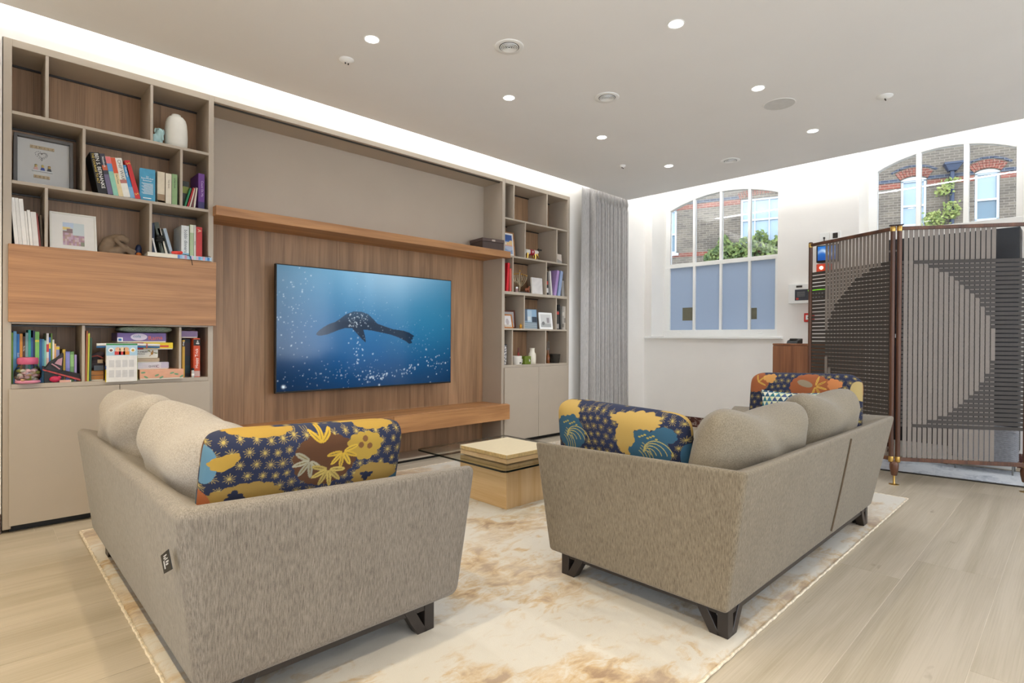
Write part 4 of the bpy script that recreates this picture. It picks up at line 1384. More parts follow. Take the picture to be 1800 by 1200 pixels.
go = g.build('glass_top', glass_mat('table_glass', (0.80, 0.86, 0.80), 1.0), ct)
e = MB()
e.add([(p[0], p[1], 0.278) for p in poly]+[(p[0], p[1], 0.290) for p in poly], [(i, (i+1) % n, n+(i+1) % n, n+i) for i in range(n)])
e.build('glass_edge', edge_glass(), ct)
bx = thing('wooden_box', 'square pale bamboo box with a ribbed lid on the glass table', 'box', (2.447, 2.555, 0.3025))
MB().box(0, 0.455, 0, 0.468, 0, 0.030).build('box_body', m_tray, bx, bevel=0.0015, seg=1)
lid = MB().box(-0.003, 0.458, -0.003, 0.471, 0.033, 0.058).build('lid', mat('bamboo_lid', '#CDBD9C', 0.55, var=0.05, scale=40, stretch=(1, 6, 1)), bx, bevel=0.0015, seg=1)
m_rib = mat('bamboo_rib', '#CFB27C', 0.6, var=0.18, scale=50)
for i in range(44):
    a = 0.001+0.0103*i
    MB().box(a, a+0.0088, -0.0052, -0.003, 0.0335, 0.0575).build('rib', m_rib, lid)
    MB().box(-0.0052, -0.003, a, a+0.0088, 0.0335, 0.0575).build('rib', m_rib, lid)

# ------------------------------------------------------------------ folding screen
m_slat_v = mat('taupe_leather_slat', '#80766D', 0.6, var=0.05, scale=40)
m_slat_h = mat('dark_brown_slat', '#3B342E', 0.6, var=0.06, scale=40)
m_post = wood('walnut_post', '#452A1C', '#6B432C', 'z', 0.4, vary=0.05)
fs = thing('folding_screen', 'tall two panel woven slat folding screen with walnut posts', 'screen', (5.10, 1.01, 0))
def P0(x, y): return Vector((x-5.10, y-1.01, 0))
TOPS = {3: (1.69, .471), 4: (1.69, .471), 5: (1.69, .471), 6: (1.659, .507), 7: (1.659, .507), 8: (1.627, .538), 9: (1.627, .538), 10: (1.596, .569),
        11: (1.557, .602), 12: (1.526, .632), 13: (1.495, .667), 14: (1.463, .702), 15: (1.427, .733), 16: (1.363, .799), 17: (1.298, .865), 18: (1.202, .963)}
ZT, ZB_, ZR0, ZR1 = 1.722, 0.444, 0.213, 1.955
MESH = {}
def slat_mesh(ln, vertical):
    k = (round(ln, 4), vertical)
    if k not in MESH:
        b = MB()
        if vertical: b.box(-0.0133, 0.0133, -0.0009, 0.0009, 0, ln)
        else: b.box(0, ln, -0.0009, 0.0009, -0.0127, 0.0127)
        MESH[k] = b.mesh('slat', m_slat_v if vertical else m_slat_h, )
    return MESH[k]
def screen_panel(A, B, flip_, outside):
    """A: hinge-side post, B: outer post; flip_: which side faces the room"""
    d = B-A; L = d.length; ax = d.normalized()
    an = Vector((-ax.y, ax.x, 0))
    if an.dot(Vector((-0.7, -0.7, 0))) < 0: an = -an     # an points to the room
    rz = math.atan2(ax.y, ax.x)
    sg = 1 if Vector((-ax.y, ax.x, 0)).dot(an) > 0 else -1
    pan = bpy.data.objects.new('screen_panel', None)
    COL.objects.link(pan); pan.parent = fs
    MB().obox(A, ax, an, 0.0, L, -0.013, 0.013, 0.184, ZR0).build('rail', m_post, pan, bevel=0.002)
    MB().obox(A, ax, an, 0.0, L, -0.013, 0.013, ZR1, 1.981).build('rail', m_post, pan, bevel=0.002)
    def put(nm, me, t_, off, z):
        o = link(nm, me, pan)
        q = A+ax*t_+an*off
        o.location = (q.x, q.y, z); o.rotation_euler = (0, 0, rz)
    for i in range(39):
        z = ZB_+0.0164+0.0328*i
        put('horizontal_slat', slat_mesh(L-0.03, False), 0.015, 0.0, z)
    for j in range(1, 19):
        t_ = 0.044+0.0338*(j-1)
        F, K = 0.0024, -0.0024
        if not outside:
            if j < 3:
                put('vertical_slat', slat_mesh(ZR1-ZR0, True), t_, F, ZR0)
            else:
                hi, lo = TOPS[j]
                put('vertical_slat', slat_mesh(hi-lo, True), t_, F, lo)
                put('vertical_slat', slat_mesh(ZR1-ZT, True), t_, F, ZT)
                put('vertical_slat', slat_mesh(ZB_-ZR0, True), t_, F, ZR0)
                put('vertical_slat', slat_mesh(ZT-ZB_, True), t_, K, ZB_)
        else:
            hi, lo = TOPS.get(j, (ZT, ZB_))
            put('vertical_slat', slat_mesh(ZR1-hi, True), t_, F, hi)
            put('vertical_slat', slat_mesh(lo-ZR0, True), t_, F, ZR0)
            put('vertical_slat', slat_mesh(hi-lo, True), t_, K, lo)
MIDL, MIDR = P0(5.092, 1.030), P0(5.110, 0.991)
LEFT, RIGHT = P0(5.47, 1.735), P0(5.56, 0.29)
screen_panel(MIDR, RIGHT, 1, False)
screen_panel(MIDL, LEFT, 1, True)
for q in (LEFT, MIDL, MIDR, RIGHT):
    po = MB()
    po.lathe([(0.0165, 0.172), (0.0165, 1.980), (0.0175, 1.984), (0.0175, 1.992), (0.012, 1.996)], (q.x, q.y, 0), 20)
    po = po.build('post', m_post, fs, smooth=True)
    br_ = MB()
    br_.lathe([(0.0175, 1.948), (0.0185, 1.952), (0.0185, 1.980), (0.0175, 1.984)], (q.x, q.y, 0), 20)
    br_.lathe([(0.0175, 0.176), (0.0185, 0.180), (0.0185, 0.212), (0.0175, 0.216)], (q.x, q.y, 0), 20)
    br_.build('collar', m_brass, po, smooth=True)
hg = (MIDL+MIDR)/2
for q in (LEFT, hg, RIGHT):
    lg = MB().lathe([(0.016, 0.070), (0.020, 0.074), (0.029, 0.120), (0.031, 0.150), (0.026, 0.172), (0.017, 0.180)], (q.x, q.y, 0), 24).build('leg', m_post, fs, smooth=True, angle=50)
    MB().lathe([(0.034, 0), (0.034, 0.003), (0.010, 0.007), (0.0075, 0.012), (0.0075, 0.072)], (q.x, q.y, 0), 20).build('foot', m_brass, lg, smooth=True)
MB().cyl((hg.x, hg.y, 1.13), (hg.x, hg.y, 1.16), 0.006, n=10).build('hinge', m_steel, fs)
MB().obox(hg, Vector((0.4, -0.9, 0)).normalized(), Vector((0.9, 0.4, 0)).normalized(), -0.045, 0.045, -0.02, 0.02, 1.992, 1.998).build('top_cap', m_dark, fs)

# ------------------------------------------------------------------ furniture behind the screen
cs = thing('console_cabinet', 'chest high walnut cabinet between the folding screen and window wall', 'cabinet', (5.62, 1.46, 0))
m_cons = wood('warm_walnut', '#6F432A', '#95613F', 'z', 0.4, vary=0.03)
MB().box(0, 0.47, 0, 0.655, 0.03, 1.055).build('carcass', m_cons, cs, bevel=0.002)
MB().box(-0.004, 0.474, -0.004, 0.659, 1.056, 1.075).build('top_board', m_cons, cs, bevel=0.002)
MB().box(0.02, 0.45, 0.02, 0.63, 0, 0.03).build('plinth', m_black, cs)
for a in (0.003, 0.330):
    dd = MB().box(-0.018, 0, a, a+0.322, 0.04, 1.05).build('door', m_cons, cs, bevel=0.0015, seg=1)
t = thing('desk_phone', 'black object just showing on top of the walnut cabinet', 'phone', (5.72, 1.93, 1.075))
MB().hexa([(0, 0, 0), (0.16, 0, 0), (0.16, 0.10, 0), (0, 0.10, 0)], [(0.03, 0, 0.03), (0.16, 0, 0.05), (0.16, 0.10, 0.05), (0.03, 0.10, 0.03)]).build('body', m_black, t, bevel=0.006)
MB().box(0.03, 0.07, 0.02, 0.08, 0.03, 0.05).build('handset', m_black, t, bevel=0.006)

bc = thing('black_cabinet', 'tall black wall cabinet behind the right panel of the screen', 'cabinet', (6.375, 0.380, 0.0))
MB().box(0.0, 0.222, 0, 0.955, 0.155, 2.084).build('carcass', m_black, bc, bevel=0.004)
for a in (0.004, 0.479):
    MB().box(-0.018, 0, a, a+0.472, 0.160, 2.079).build('door', mat('black_satin', '#1B1C22', 0.3, var=0.05), bc, bevel=0.002)
MB().box(-0.04, -0.018, 0.86, 0.945, 1.958, 1.976).build('handle', m_steel, bc, bevel=0.004)
MB().box(0.06, 0.20, 0.02, 0.935, 0, 0.155).build('plinth', m_white, bc)
gb = thing('storage_basket', 'grey ribbed storage basket on thin legs behind the screen', 'basket', (6.08, 0.36, 0.012))
def basket():
    nu, nv = 120, 50
    P = np.zeros((nv, nu, 3))
    for j in range(nv):
        z = 0.10+0.27*j/(nv-1)
        for i in range(nu):
            t_ = 2*PI*i/(nu-1)
            cx, sx = math.cos(t_), math.sin(t_)
            e_ = 0.35
            x = 0.12*math.copysign(abs(cx)**e_, cx); y = 0.21*math.copysign(abs(sx)**e_, sx)
            k = 1+0.025*math.sin(j*2.1)*(1 if (i//4) % 2 else -1)
            P[j, i] = (0.12+x*k, 0.22+y*k, z)
    return grid_mesh('woven_side', P, mat('grey_weave', '#8A8A8E', 0.7, var=0.15, scale=50))
link('woven_side', basket(), gb)
MB().box(0.005, 0.235, 0.015, 0.425, 0.345, 0.355).build('lid', MATS['grey_weave'], gb, bevel=0.004)
MB().box(0.01, 0.23, 0.02, 0.42, 0.098, 0.106).build('bottom_board', MATS['grey_weave'], gb)
for lx in (0.02, 0.22):
    for ly in (0.035, 0.405):
        MB().cyl((lx, ly, 0), (lx, ly, 0.10), 0.006, n=8).build('leg', m_steel, gb)
# ------------------------------------------------------------------ things on the shelves
SH1, SH2, SH3, SH4 = 2.357, 1.970, 1.583, 0.829       # left bookcase shelf tops
RH2, RH3, RH4, RH5 = 1.973, 1.597, 1.213, 0.829       # right bookcase shelf tops
def cm(col, rough=0.55):
    return mat('cover_'+col.lstrip('#'), col, rough, var=0.06, scale=30)

def book(x, z, th, h, label, col, dp=0.19, lean=0.0, y=4.19, group=None, titles=(), bands=(), rz=0.0, hard=True, pages=None):
    """spine faces the room; lean in degrees, + tips the top to the left"""
    b = MB()
    c = 0.0018 if hard else 0.0008
    b.box(0, th, 0, c, 0, h)
    b.box(0, c, 0, dp, 0, h); b.box(th-c, th, 0, dp, 0, h)
    o = b.build('book', cm(col), bevel=0.0006, seg=1)
    o.location = (x, y, z)
    o.rotation_euler = (0, -math.radians(lean), rz)
    tag(o, label, 'book', group)
    MB().box(c, th-c, c+0.001, dp-0.004, 0.003, h-0.003).build('pages', pages or m_paper, o)
    for z0, z1, bc_ in bands:
        MB().box(0.0001, th-0.0001, -0.0005, 0.0002, z0*h, z1*h).build('spine_band', cm(bc_), o)
    for s, zf, xf, size, m in titles:
        text(o, s, (th*xf, -0.0007, h*zf), (0, 0, -1), (1, 0, 0), size, m, 'title', valign='CENTER')
    return o
def tl(name, col):
    return mat('ink_'+name, col, 0.6, var=0.02)
Wk, Yl, Bk, Rd = tl('white', '#F4F2EC'), tl('yellow', '#E7C95B'), tl('dark', '#23211F'), tl('red', '#B23A30')

# -- left bookcase, second shelf: leaning economics and paperbacks
G = 'books on the second shelf of the left bookcase'
book(0.556, SH2, 0.046, 0.245, 'thick black hardback with bold white and yellow spine lettering', '#191817', lean=10.5, group=G,
     titles=(('BEN S. BERNANKE', 0.985, 0.66, 0.026, Wk), ('THE COURAGE TO ACT', 0.98, 0.25, 0.0165, Yl)))
book(0.604, SH2, 0.026, 0.248, 'dark grey and mauve book right of the thick black hardback', '#3B3A46', lean=10.5, group=G,
     titles=(('Notebook', 0.93, 0.5, 0.015, Wk),), bands=((0.60, 0.72, '#C7623F'), (0.02, 0.5, '#6C6380')))
book(0.632, SH2, 0.026, 0.238, 'mint green book with pink and blue bands at the spine top', '#8FC7AE', lean=10.8, group=G, bands=((0.82, 0.995, '#E1787A'), (0.62, 0.82, '#5E97C8')))
book(0.659, SH2, 0.024, 0.237, 'cream book with an orange red band at the spine top', '#E3CFA0', lean=11, group=G, bands=((0.60, 0.995, '#D2532A'),),
     titles=(('Hard Times', 0.57, 0.5, 0.012, Bk),))
book(0.684, SH2, 0.035, 0.240, 'thick white book with grey capital lettering and a small flag', '#E9E6DC', lean=11.3, group=G, hard=False,
     titles=(('CHIP WAR', 0.96, 0.5, 0.0265, tl('grey', '#6A6660')),), bands=((0.36, 0.45, '#B8746B'),))
book(0.720, SH2, 0.024, 0.205, 'short bright blue paperback between white and red books', '#3F93C9', lean=12.3, group=G, hard=False,
     titles=(('Think Again', 0.94, 0.5, 0.013, Wk),), bands=((0.01, 0.34, '#7FAFD3'),))
book(0.745, SH2, 0.029, 0.238, 'red hardback leaning at the end of the leaning row', '#C62B2C', dp=0.15, lean=14.5, group=G,
     titles=(('S', 0.95, 0.5, 0.03, Yl), ('S', 0.16, 0.5, 0.03, Yl)))
bk = book(0.782, SH2, 0.042, 0.206, 'upright light blue book turned with its printed back to the room', '#4A9CC0', dp=0.085, y=4.196, group=G, rz=0)
bk.location = (0.853, 4.192, SH2); bk.rotation_euler = (0, 0, math.radians(84))
for i, (s, zf, sz) in enumerate((('The', 0.74, 0.010), ('Son-Mother', 0.68, 0.014), ('Summer', 0.61, 0.015))):
    text(bk, s, (-0.0008, 0.043, 0.206*zf), (0, -1, 0), (0, 0, 1), sz, Wk, 'title', align='CENTER')
ln = MB()
for i in range(11):
    ln.box(-0.0008, -0.0002, 0.012, 0.074-0.006*(i % 3), 0.206*(0.54-0.032*i), 0.206*(0.54-0.032*i)+0.0022)
ln.box(-0.0008, -0.0002, 0.022, 0.066, 0.016, 0.021)
ln.build('printed_lines', Wk, bk)
book(0.864, SH2, 0.042, 0.202, 'cream book with brown tree print on its spine', '#D7CBB2', group=G, dp=0.16, bands=((0.03, 0.28, '#9A8062'), (0.0, 0.08, '#6F5A45')), hard=False)
book(0.911, SH2, 0.033, 0.200, 'plain cream paperback beside the green one', '#E2D8C2', group=G, hard=False, titles=(('THE PEARL', 0.80, 0.5, 0.012, tl('tan', '#8B7A5C')),))
book(0.947, SH2, 0.031, 0.203, 'sage green paperback at the right end of the second shelf', '#8FAE7B', group=G, hard=False, titles=(('A Field Guide', 0.86, 0.5, 0.0115, Bk),))
# right cell of the second shelf
G = 'books in the narrow cell right of the second shelf'
book(1.012, SH2, 0.036, 0.180, 'dark olive book standing at the back of the narrow cell', '#3A3A33', group=G, y=4.23, dp=0.14, bands=((0.55, 0.8, '#8C9340'),), lean=-3)
for i, (x_, th_, h_, c_, la, le) in enumerate(((1.018, 0.010, 0.135, '#1E7A4C', 'thin green booklet leaning left of a red one', -15),
        (1.035, 0.009, 0.142, '#B52A2B', 'thin red booklet leaning in the narrow cell', -15), (1.049, 0.007, 0.138, '#DAD2C4', 'thin off white booklet right of the red booklet', -13),
        (1.062, 0.008, 0.140, '#7A4240', 'thin maroon booklet among pale booklets', -9), (1.074, 0.010, 0.140, '#D9D1BD', 'thin cream booklet leaning against the purple book', -6))):
    book(x_, SH2, th_, h_, la, c_, group=G, lean=le, dp=0.13, hard=False)
book(1.103, SH2, 0.038, 0.240, 'tall purple book at the right end of the narrow cell', '#6A3A86', group=G, bands=((0.0, 0.2, '#3C3566'),),
     titles=(('Count On Me', 0.80, 0.6, 0.019, tl('lilac', '#CDB4DC')),))

# -- top shelf
v = tag(MB().lathe([(0.050, 0), (0.060, 0.004), (0.0665, 0.03), (0.0675, 0.08), (0.066, 0.13), (0.062, 0.17), (0.055, 0.195), (0.042, 0.212), (0.028, 0.219), (0.0265, 0.221), (0.0275, 0.227), (0.0255, 0.229), (0.021, 0.226), (0.020, 0.19)], n=40)
        .build('vase', mat('white_stoneware', '#E2DED3', 0.6, var=0.02), smooth=True, angle=60), 'white stoneware vase with a short neck on the top shelf', 'vase')
v.location = (0.985, 4.256, SH1)
m_aqua = mat('aqua_glaze', '#A9C9C8', 0.35, var=0.04)
fg = thing('elephant_figurine', 'pale aqua glazed animal figurine beside the white vase', 'figurine', (0.872, 4.235, SH1))
blobby('body', [((-0.012, 0, 0.038), (0.006, 0, 0.042), 0.028, 0.026), ((0.008, -0.004, 0.05), (0.010, -0.006, 0.088), 0.024, 0.021),
                ((0.020, -0.020, 0.085), (0.026, -0.030, 0.03), 0.010, 0.006), ((-0.018, -0.01, 0.0), (-0.018, -0.01, 0.03), 0.013, 0.014), ((0.016, -0.012, 0.0), (0.016, -0.012, 0.03), 0.013, 0.014),
                ((-0.016, 0.02, 0.0), (-0.016, 0.02, 0.03), 0.013, 0.014), ((0.016, 0.02, 0.0), (0.016, 0.02, 0.03), 0.013, 0.014)], m_aqua, fg, 0.004, 4)
for s in (-1, 1):
    MB().ball((0.012+s*0.020, 0.002, 0.088), (0.010, 0.006, 0.020), 12, 8).build('ear', m_aqua, fg, smooth=True)
MB().ball((0.024, -0.021, 0.094), 0.0025, 8, 6).build('eye', m_ink, fg)
MB().ball((0.002, -0.024, 0.094), 0.0025, 8, 6).build('eye', m_ink, fg)

# -- shadow box with tile letters and three little figures
m_frame_grey = mat('grey_frame', '#5E5B58', 0.45, var=0.04)
sb = thing('shadow_box', 'grey shadow box frame with little figures, a heart and letter tiles', 'picture frame', (0.174, 4.265, SH2), (math.radians(-3), 0, 0))
w_, h_ = 0.268, 0.300
f = MB()
f.box(0, w_, 0, 0.035, 0, 0.016); f.box(0, w_, 0, 0.035, h_-0.016, h_); f.box(0, 0.016, 0, 0.035, 0.016, h_-0.016); f.box(w_-0.016, w_, 0, 0.035, 0.016, h_-0.016)
f.build('frame', m_frame_grey, sb, bevel=0.0015, seg=1)
MB().box(0.014, w_-0.014, 0.028, 0.034, 0.014, h_-0.014).build('backing_card', mat('white_card', '#E4E0D9', 0.85, var=0.02), sb)
MB().box(0.015, w_-0.015, 0.006, 0.008, 0.015, h_-0.015).build('glass', glass_mat('frame_glass', (0.98, 0.98, 0.98), 0.8), sb)
m_tile = mat('maple_tile', '#D3B78C', 0.5, var=0.08, scale=60)
for i, ch in enumerate('FAMILY'):
    q = MB().box(0.072+0.0185*i, 0.0895+0.0185*i, 0.022, 0.028, 0.233, 0.2505).build('letter_tile', m_tile, sb, bevel=0.001, seg=1)
    text(q, ch, (0.0805+0.0185*i, 0.0215, 0.236), (1, 0, 0), (0, 0, 1), 0.014, Bk, 'letter', align='CENTER')
for i, ch in enumerate('2023'):
    q = MB().box(0.088+0.0185*i, 0.1055+0.0185*i, 0.022, 0.028, 0.060, 0.0775).build('number_tile', m_tile, sb, bevel=0.001, seg=1)
    text(q, ch, (0.0965+0.0185*i, 0.0215, 0.063), (1, 0, 0), (0, 0, 1), 0.014, Bk, 'numeral', align='CENTER')
hm = MB()
for i in range(46):
    t_ = 2*PI*i/46
    k = 0.0016*(0.9+0.25*math.sin(i*3.1))
    hx = 16*math.sin(t_)**3; hz = 13*math.cos(t_)-5*math.cos(2*t_)-2*math.cos(3*t_)-math.cos(4*t_)
    hm.ball((0.125+hx*k, 0.027, 0.197+hz*k), 0.0022, 6, 4)
hm.build('heart', mat('pencil_grey', '#7C7672', 0.7), sb)
MB().box(0.080, 0.174, 0.012, 0.028, 0.098, 0.105).build('ledge', m_white, sb, bevel=0.001, seg=1)
for cx, hair, top_ in ((0.098, '#7A6A2E', '#E8B9B0'), (0.128, '#C7B93C', '#2F4FA8'), (0.158, '#B8632A', '#3C4048')):
    fb = MB().hexa([(cx-0.011, 0.014, 0.105), (cx+0.011, 0.014, 0.105), (cx+0.011, 0.024, 0.105), (cx-0.011, 0.024, 0.105)], [(cx-0.007, 0.015, 0.122), (cx+0.007, 0.015, 0.122), (cx+0.007, 0.023, 0.122), (cx-0.007, 0.023, 0.122)]).build('figure', cm(top_), sb, bevel=0.0008, seg=1)
    MB().cyl((cx, 0.019, 0.122), (cx, 0.019, 0.134), 0.0058, n=14).build('head', mat('toy_skin', '#E3BE6A', 0.4), fb)
    MB().ball((cx, 0.020, 0.134), (0.0068, 0.0065, 0.0055), 10, 6).build('hair', cm(hair), fb, smooth=True)

# -- third shelf: white catalogues, photo frame, sculpture
G = 'white catalogues at the left of the third shelf'
for x_, th_, h_, la, c_ in ((0.178, 0.0165, 0.290, 'tallest white catalogue at the far left of the third shelf', '#E5E3DF'),
        (0.1955, 0.0150, 0.290, 'second tall white catalogue on the third shelf', '#DCDAD6'), (0.2115, 0.0185, 0.288, 'third tall white catalogue with a broad plain spine', '#E8E6E2'),
        (0.231, 0.010, 0.222, 'thin short white booklet right of the tall catalogues', '#E3E0DA'), (0.243, 0.013, 0.230, 'thin white booklet slightly taller than its neighbours', '#ECEAE5'),
        (0.257, 0.024, 0.222, 'thick short white catalogue beside a red one', '#E1DEDA')):
    book(x_, SH3+0.001, th_, h_, la, c_, group=G, lean=4.2, y=4.178, dp=0.2, hard=False)
book(0.282, SH3+0.001, 0.009, 0.218, 'thin dark red booklet right of the white catalogues', '#8C3A30', lean=4.5, y=4.19, dp=0.18, hard=False)
book(0.292, SH3+0.001, 0.010, 0.215, 'thin brown booklet against the divider on the third shelf', '#5C4A2E', lean=2.5, y=4.215, dp=0.16, hard=False)

def framed(name, label, at, w, h, fr, matw, fcol, photo, lean=8, rz=0, depth=0.014, mcol='#E9E6E0', strut=True):
    """picture frame leaning back; photo(parent, x0, x1, z0, z1) fills the opening"""
    t = thing(name, label, 'picture frame', at, (math.radians(-lean), 0, math.radians(rz)))
    f = MB()
    f.box(-w/2, w/2, 0, depth, 0, fr); f.box(-w/2, w/2, 0, depth, h-fr, h)
    f.box(-w/2, -w/2+fr, 0, depth, fr, h-fr); f.box(w/2-fr, w/2, 0, depth, fr, h-fr)
    f.build('frame', fcol, t, bevel=0.001, seg=1)
    MB().box(-w/2+fr*0.8, w/2-fr*0.8, 0.005, depth-0.002, fr*0.8, h-fr*0.8).build('mount_board', mat('mount_'+mcol[1:], mcol, 0.85, var=0.02), t)
    link('photo', photo(-w/2+fr+matw, w/2-fr-matw, fr+matw, h-fr-matw), t)
    return t
def picture(fn, nm, nu=48, nv=48):
    def make(x0, x1, z0, z1):
        u = np.linspace(0, 1, nu); v_ = np.linspace(0, 1, nv)
        U, V = np.meshgrid(u, v_)
        P = np.stack([x0+(x1-x0)*U, np.full_like(U, 0.0044), z0+(z1-z0)*V], -1)
        return grid_mesh('photo', P, attr_mat(nm, weave=False, rough=0.4), fn(U, V))
    return make
def L3(s): return np.array(lin(s))
def pix_photo(U, V):
    q = 11
    iu, iv = np.floor(U*q*0.999), np.floor(V*q*0.999)
    C = np.zeros(U.shape+(3,))+L3('#CBD6D8')
    C[(V > 0.78) & (U < 0.5)] = L3('#BFCFE4'); C[(V > 0.66) & (V < 0.8) & (U < 0.38-(0.8-V))] = L3('#E5CF8C')
    fig = ((iv < 7) & (iu < 5)) | ((iv < 5) & (iu >= 5)) | ((iv == 7) & (iu > 1) & (iu < 5))
    h_ = np.sin(iu*12.9+iv*78.2)*43758.5; h_ = h_-np.floor(h_)
    pal = np.array([L3('#C3A9BE'), L3('#B493A6'), L3('#B79C93'), L3('#CDB8BE'), L3('#A98B94')])
    C[fig] = pal[(h_[fig]*5).astype(int)]
    C[fig & (iv >= 6)] = L3('#8F7A7C')
    C[(iv < 2) & (iu > 8)] = L3('#8C9180')
    return C
framed('picture_frame', 'large white photo frame leaning back on the third shelf', (0.442, 4.205, SH3+0.002), 0.222, 0.262, 0.010, 0.050, mat('white_frame', '#E6E3DA', 0.5, var=0.02), picture(pix_photo, 'pixelled_photo'), lean=13)
m_clay = mat('brown_clay', '#7F6A54', 0.7, var=0.12, scale=40, bump=0.2)
fgs = thing('seated_sculpture', 'brown sculpture of a seated figure bowing over its knees', 'sculpture', (0.655, 4.245, SH3+0.002))
blobby('figure', [((-0.055, 0, 0.036), (0.0, -0.012, 0.034), 0.036, 0.034),        # hips and thigh
                  ((-0.060, 0.005, 0.045), (-0.042, 0.004, 0.085), 0.035, 0.034),  # lower back
                  ((-0.042, 0.004, 0.085), (0.0, 0.0, 0.112), 0.034, 0.028),       # upper back, shoulders
                  ((0.0, 0.0, 0.112), (0.022, -0.004, 0.116), 0.016, 0.016),       # neck
                  ((0.028, -0.006, 0.117), (0.046, -0.010, 0.108), 0.025, 0.021),  # head
                  ((-0.010, -0.030, 0.104), (0.030, -0.036, 0.066), 0.013, 0.011), # upper arm
                  ((0.030, -0.036, 0.066), (0.080, -0.030, 0.052), 0.011, 0.009),  # forearm
                  ((0.080, -0.030, 0.052), (0.090, -0.028, 0.050), 0.011, 0.008),
                  ((-0.03, -0.02, 0.036), (0.045, -0.022, 0.062), 0.026, 0.019),   # thigh up to the knee
                  ((0.045, -0.022, 0.062), (0.095, -0.026, 0.014), 0.017, 0.011),  # shin
                  ((0.095, -0.026, 0.012), (0.118, -0.032, 0.009), 0.010, 0.008),
                  ((-0.02, 0.022, 0.034), (0.050, 0.020, 0.055), 0.022, 0.018), ((0.050, 0.020, 0.055), (0.085, 0.02, 0.012), 0.015, 0.010)], m_clay, fgs, 0.0045, 4).scale = (1.04, 1.0, 1.14)
ty = thing('toy_bird', 'small dark blue toy with an orange patch beside the bowed sculpture', 'toy', (0.775, 4.285, SH3+0.002))
blobby('body', [((0, 0, 0.03), (0.002, 0, 0.07), 0.026, 0.020), ((0.004, -0.004, 0.085), (0.004, -0.006, 0.098), 0.019, 0.015)], mat('toy_navy', '#1E2A4A', 0.5), ty, 0.005, 3)
MB().ball((0.002, -0.022, 0.045), (0.016, 0.010, 0.014), 12, 8).build('chest_patch', mat('toy_orange', '#D9772E', 0.5), ty, smooth=True)
MB().box(-0.02, 0.02, -0.026, 0.01, 0, 0.016).build('base', mat('toy_pink', '#C9B2CE', 0.5), ty, bevel=0.003)

# third shelf, right cell
G = 'books in the right cell of the third shelf'
book(0.8365, SH3, 0.013, 0.250, 'navy upright book against the divider above the oak flap', '#1E2C44', group=G, y=4.19, dp=0.2)
book(0.866, SH3, 0.009, 0.155, 'thin white booklet leaning behind the black flower pick', '#D9D7D2', group=G, lean=12, y=4.185, dp=0.12, hard=False)
book(0.898, SH3, 0.026, 0.262, 'dark green grey book leaning behind the black flower pick', '#4C5347', group=G, lean=11, y=4.20, dp=0.18)
book(0.925, SH3, 0.018, 0.228, 'slim cream book leaning right of the dark green book', '#D9D2BF', group=G, lean=15, y=4.20, dp=0.17, hard=False)
book(0.957, SH3, 0.018, 0.232, 'slim grey blue book leaning above the red ribbon', '#A6B4C0', group=G, lean=14.5, y=4.20, dp=0.17, hard=False)
o = book(1.005, SH3, 0.046, 0.262, 'thick white cookbook fading to sea blue at the bottom of its spine', '#DCE0DF', group=G, y=4.20, dp=0.2, bands=((0.0, 0.16, '#2C6E9C'), (0.16, 0.30, '#7FB3CE')),
     titles=(('bobbi dinners', 0.90, 0.55, 0.028, tl('slate', '#54606A')),))
book(1.054, SH3, 0.022, 0.272, 'sage green slim book right of the thick cookbook', '#A9BC93', group=G, y=4.19, dp=0.19, bands=((0.80, 0.995, '#D7DBC6'),))
book(1.0775, SH3, 0.012, 0.272, 'slim pale grey book with black print by the red book', '#CFCDC4', group=G, y=4.19, dp=0.19, bands=((0.02, 0.12, '#E1D9AE'),), titles=(('PASTA', 0.6, 0.5, 0.009, Bk),))
book(1.0915, SH3, 0.036, 0.263, 'red hardback at the right end of the third shelf', '#C03534', group=G, y=4.19, dp=0.19, titles=(('A', 0.94, 0.5, 0.03, tl('cream', '#E6D2B0')),))
fl_ = thing('flower_pick', 'black artificial flower stuck up beside the leaning books', 'ornament', (0.878, 4.172, SH3+0.032))
MB().tube([(0.004, 0, 0), (0.002, 0.002, 0.06), (0, 0, 0.11)], 0.0022, 6).build('stem', m_ink, fl_)
bl = MB()
for i in range(16):
    a = i*2.4; r = 0.006+0.0012*i
    bl.ball((r*math.cos(a), -0.004, 0.118+r*math.sin(a)), (0.008, 0.005, 0.008), 8, 6)
bl.build('bloom', mat('black_silk', '#171613', 0.8), fl_, smooth=True)
fb = thing('flat_book', 'white paperback with a blue pink striped edge lying flat on the oak flap', 'book', (0.985, 4.128, 1.6125), (0, 0, math.radians(-3)))
MB().box(-0.185, 0.185, 0, 0.15, 0, 0.0012).build('cover', cm('#DAD7D0'), fb)
MB().box(-0.185, 0.185, 0, 0.15, 0.0245, 0.0257).build('cover', cm('#E4E2DC'), fb)
MB().box(-0.183, -0.02, 0.003, 0.148, 0.0012, 0.0245).build('pages', m_paper, fb)
cols = ['#5C86C8', '#8FB6D8', '#B9C7DE', '#C58FA8', '#9CC2D6', '#6FA0CF', '#D4B9C6', '#A9CFC9', '#C7A7BE', '#5F9CCB', '#89B4D2', '#D39AA8', '#7FA9D0', '#3F78B5', '#A8C4DA']
fore = MB().box(-0.02, 0.183, 0.003, 0.148, 0.0012, 0.0245).build('pages', m_paper, fb)
for i, c_ in enumerate(cols):
    MB().box(-0.018+0.0134*i, -0.0046+0.0134*i, 0.0012, 0.003, 0.0014, 0.0243).build('edge_stripe', cm(c_), fb)
rb = thing('black_ribbon', 'thin black ribbon hanging from the flat book over the oak flap', 'ribbon', (0.985, 4.12, 1.6385))
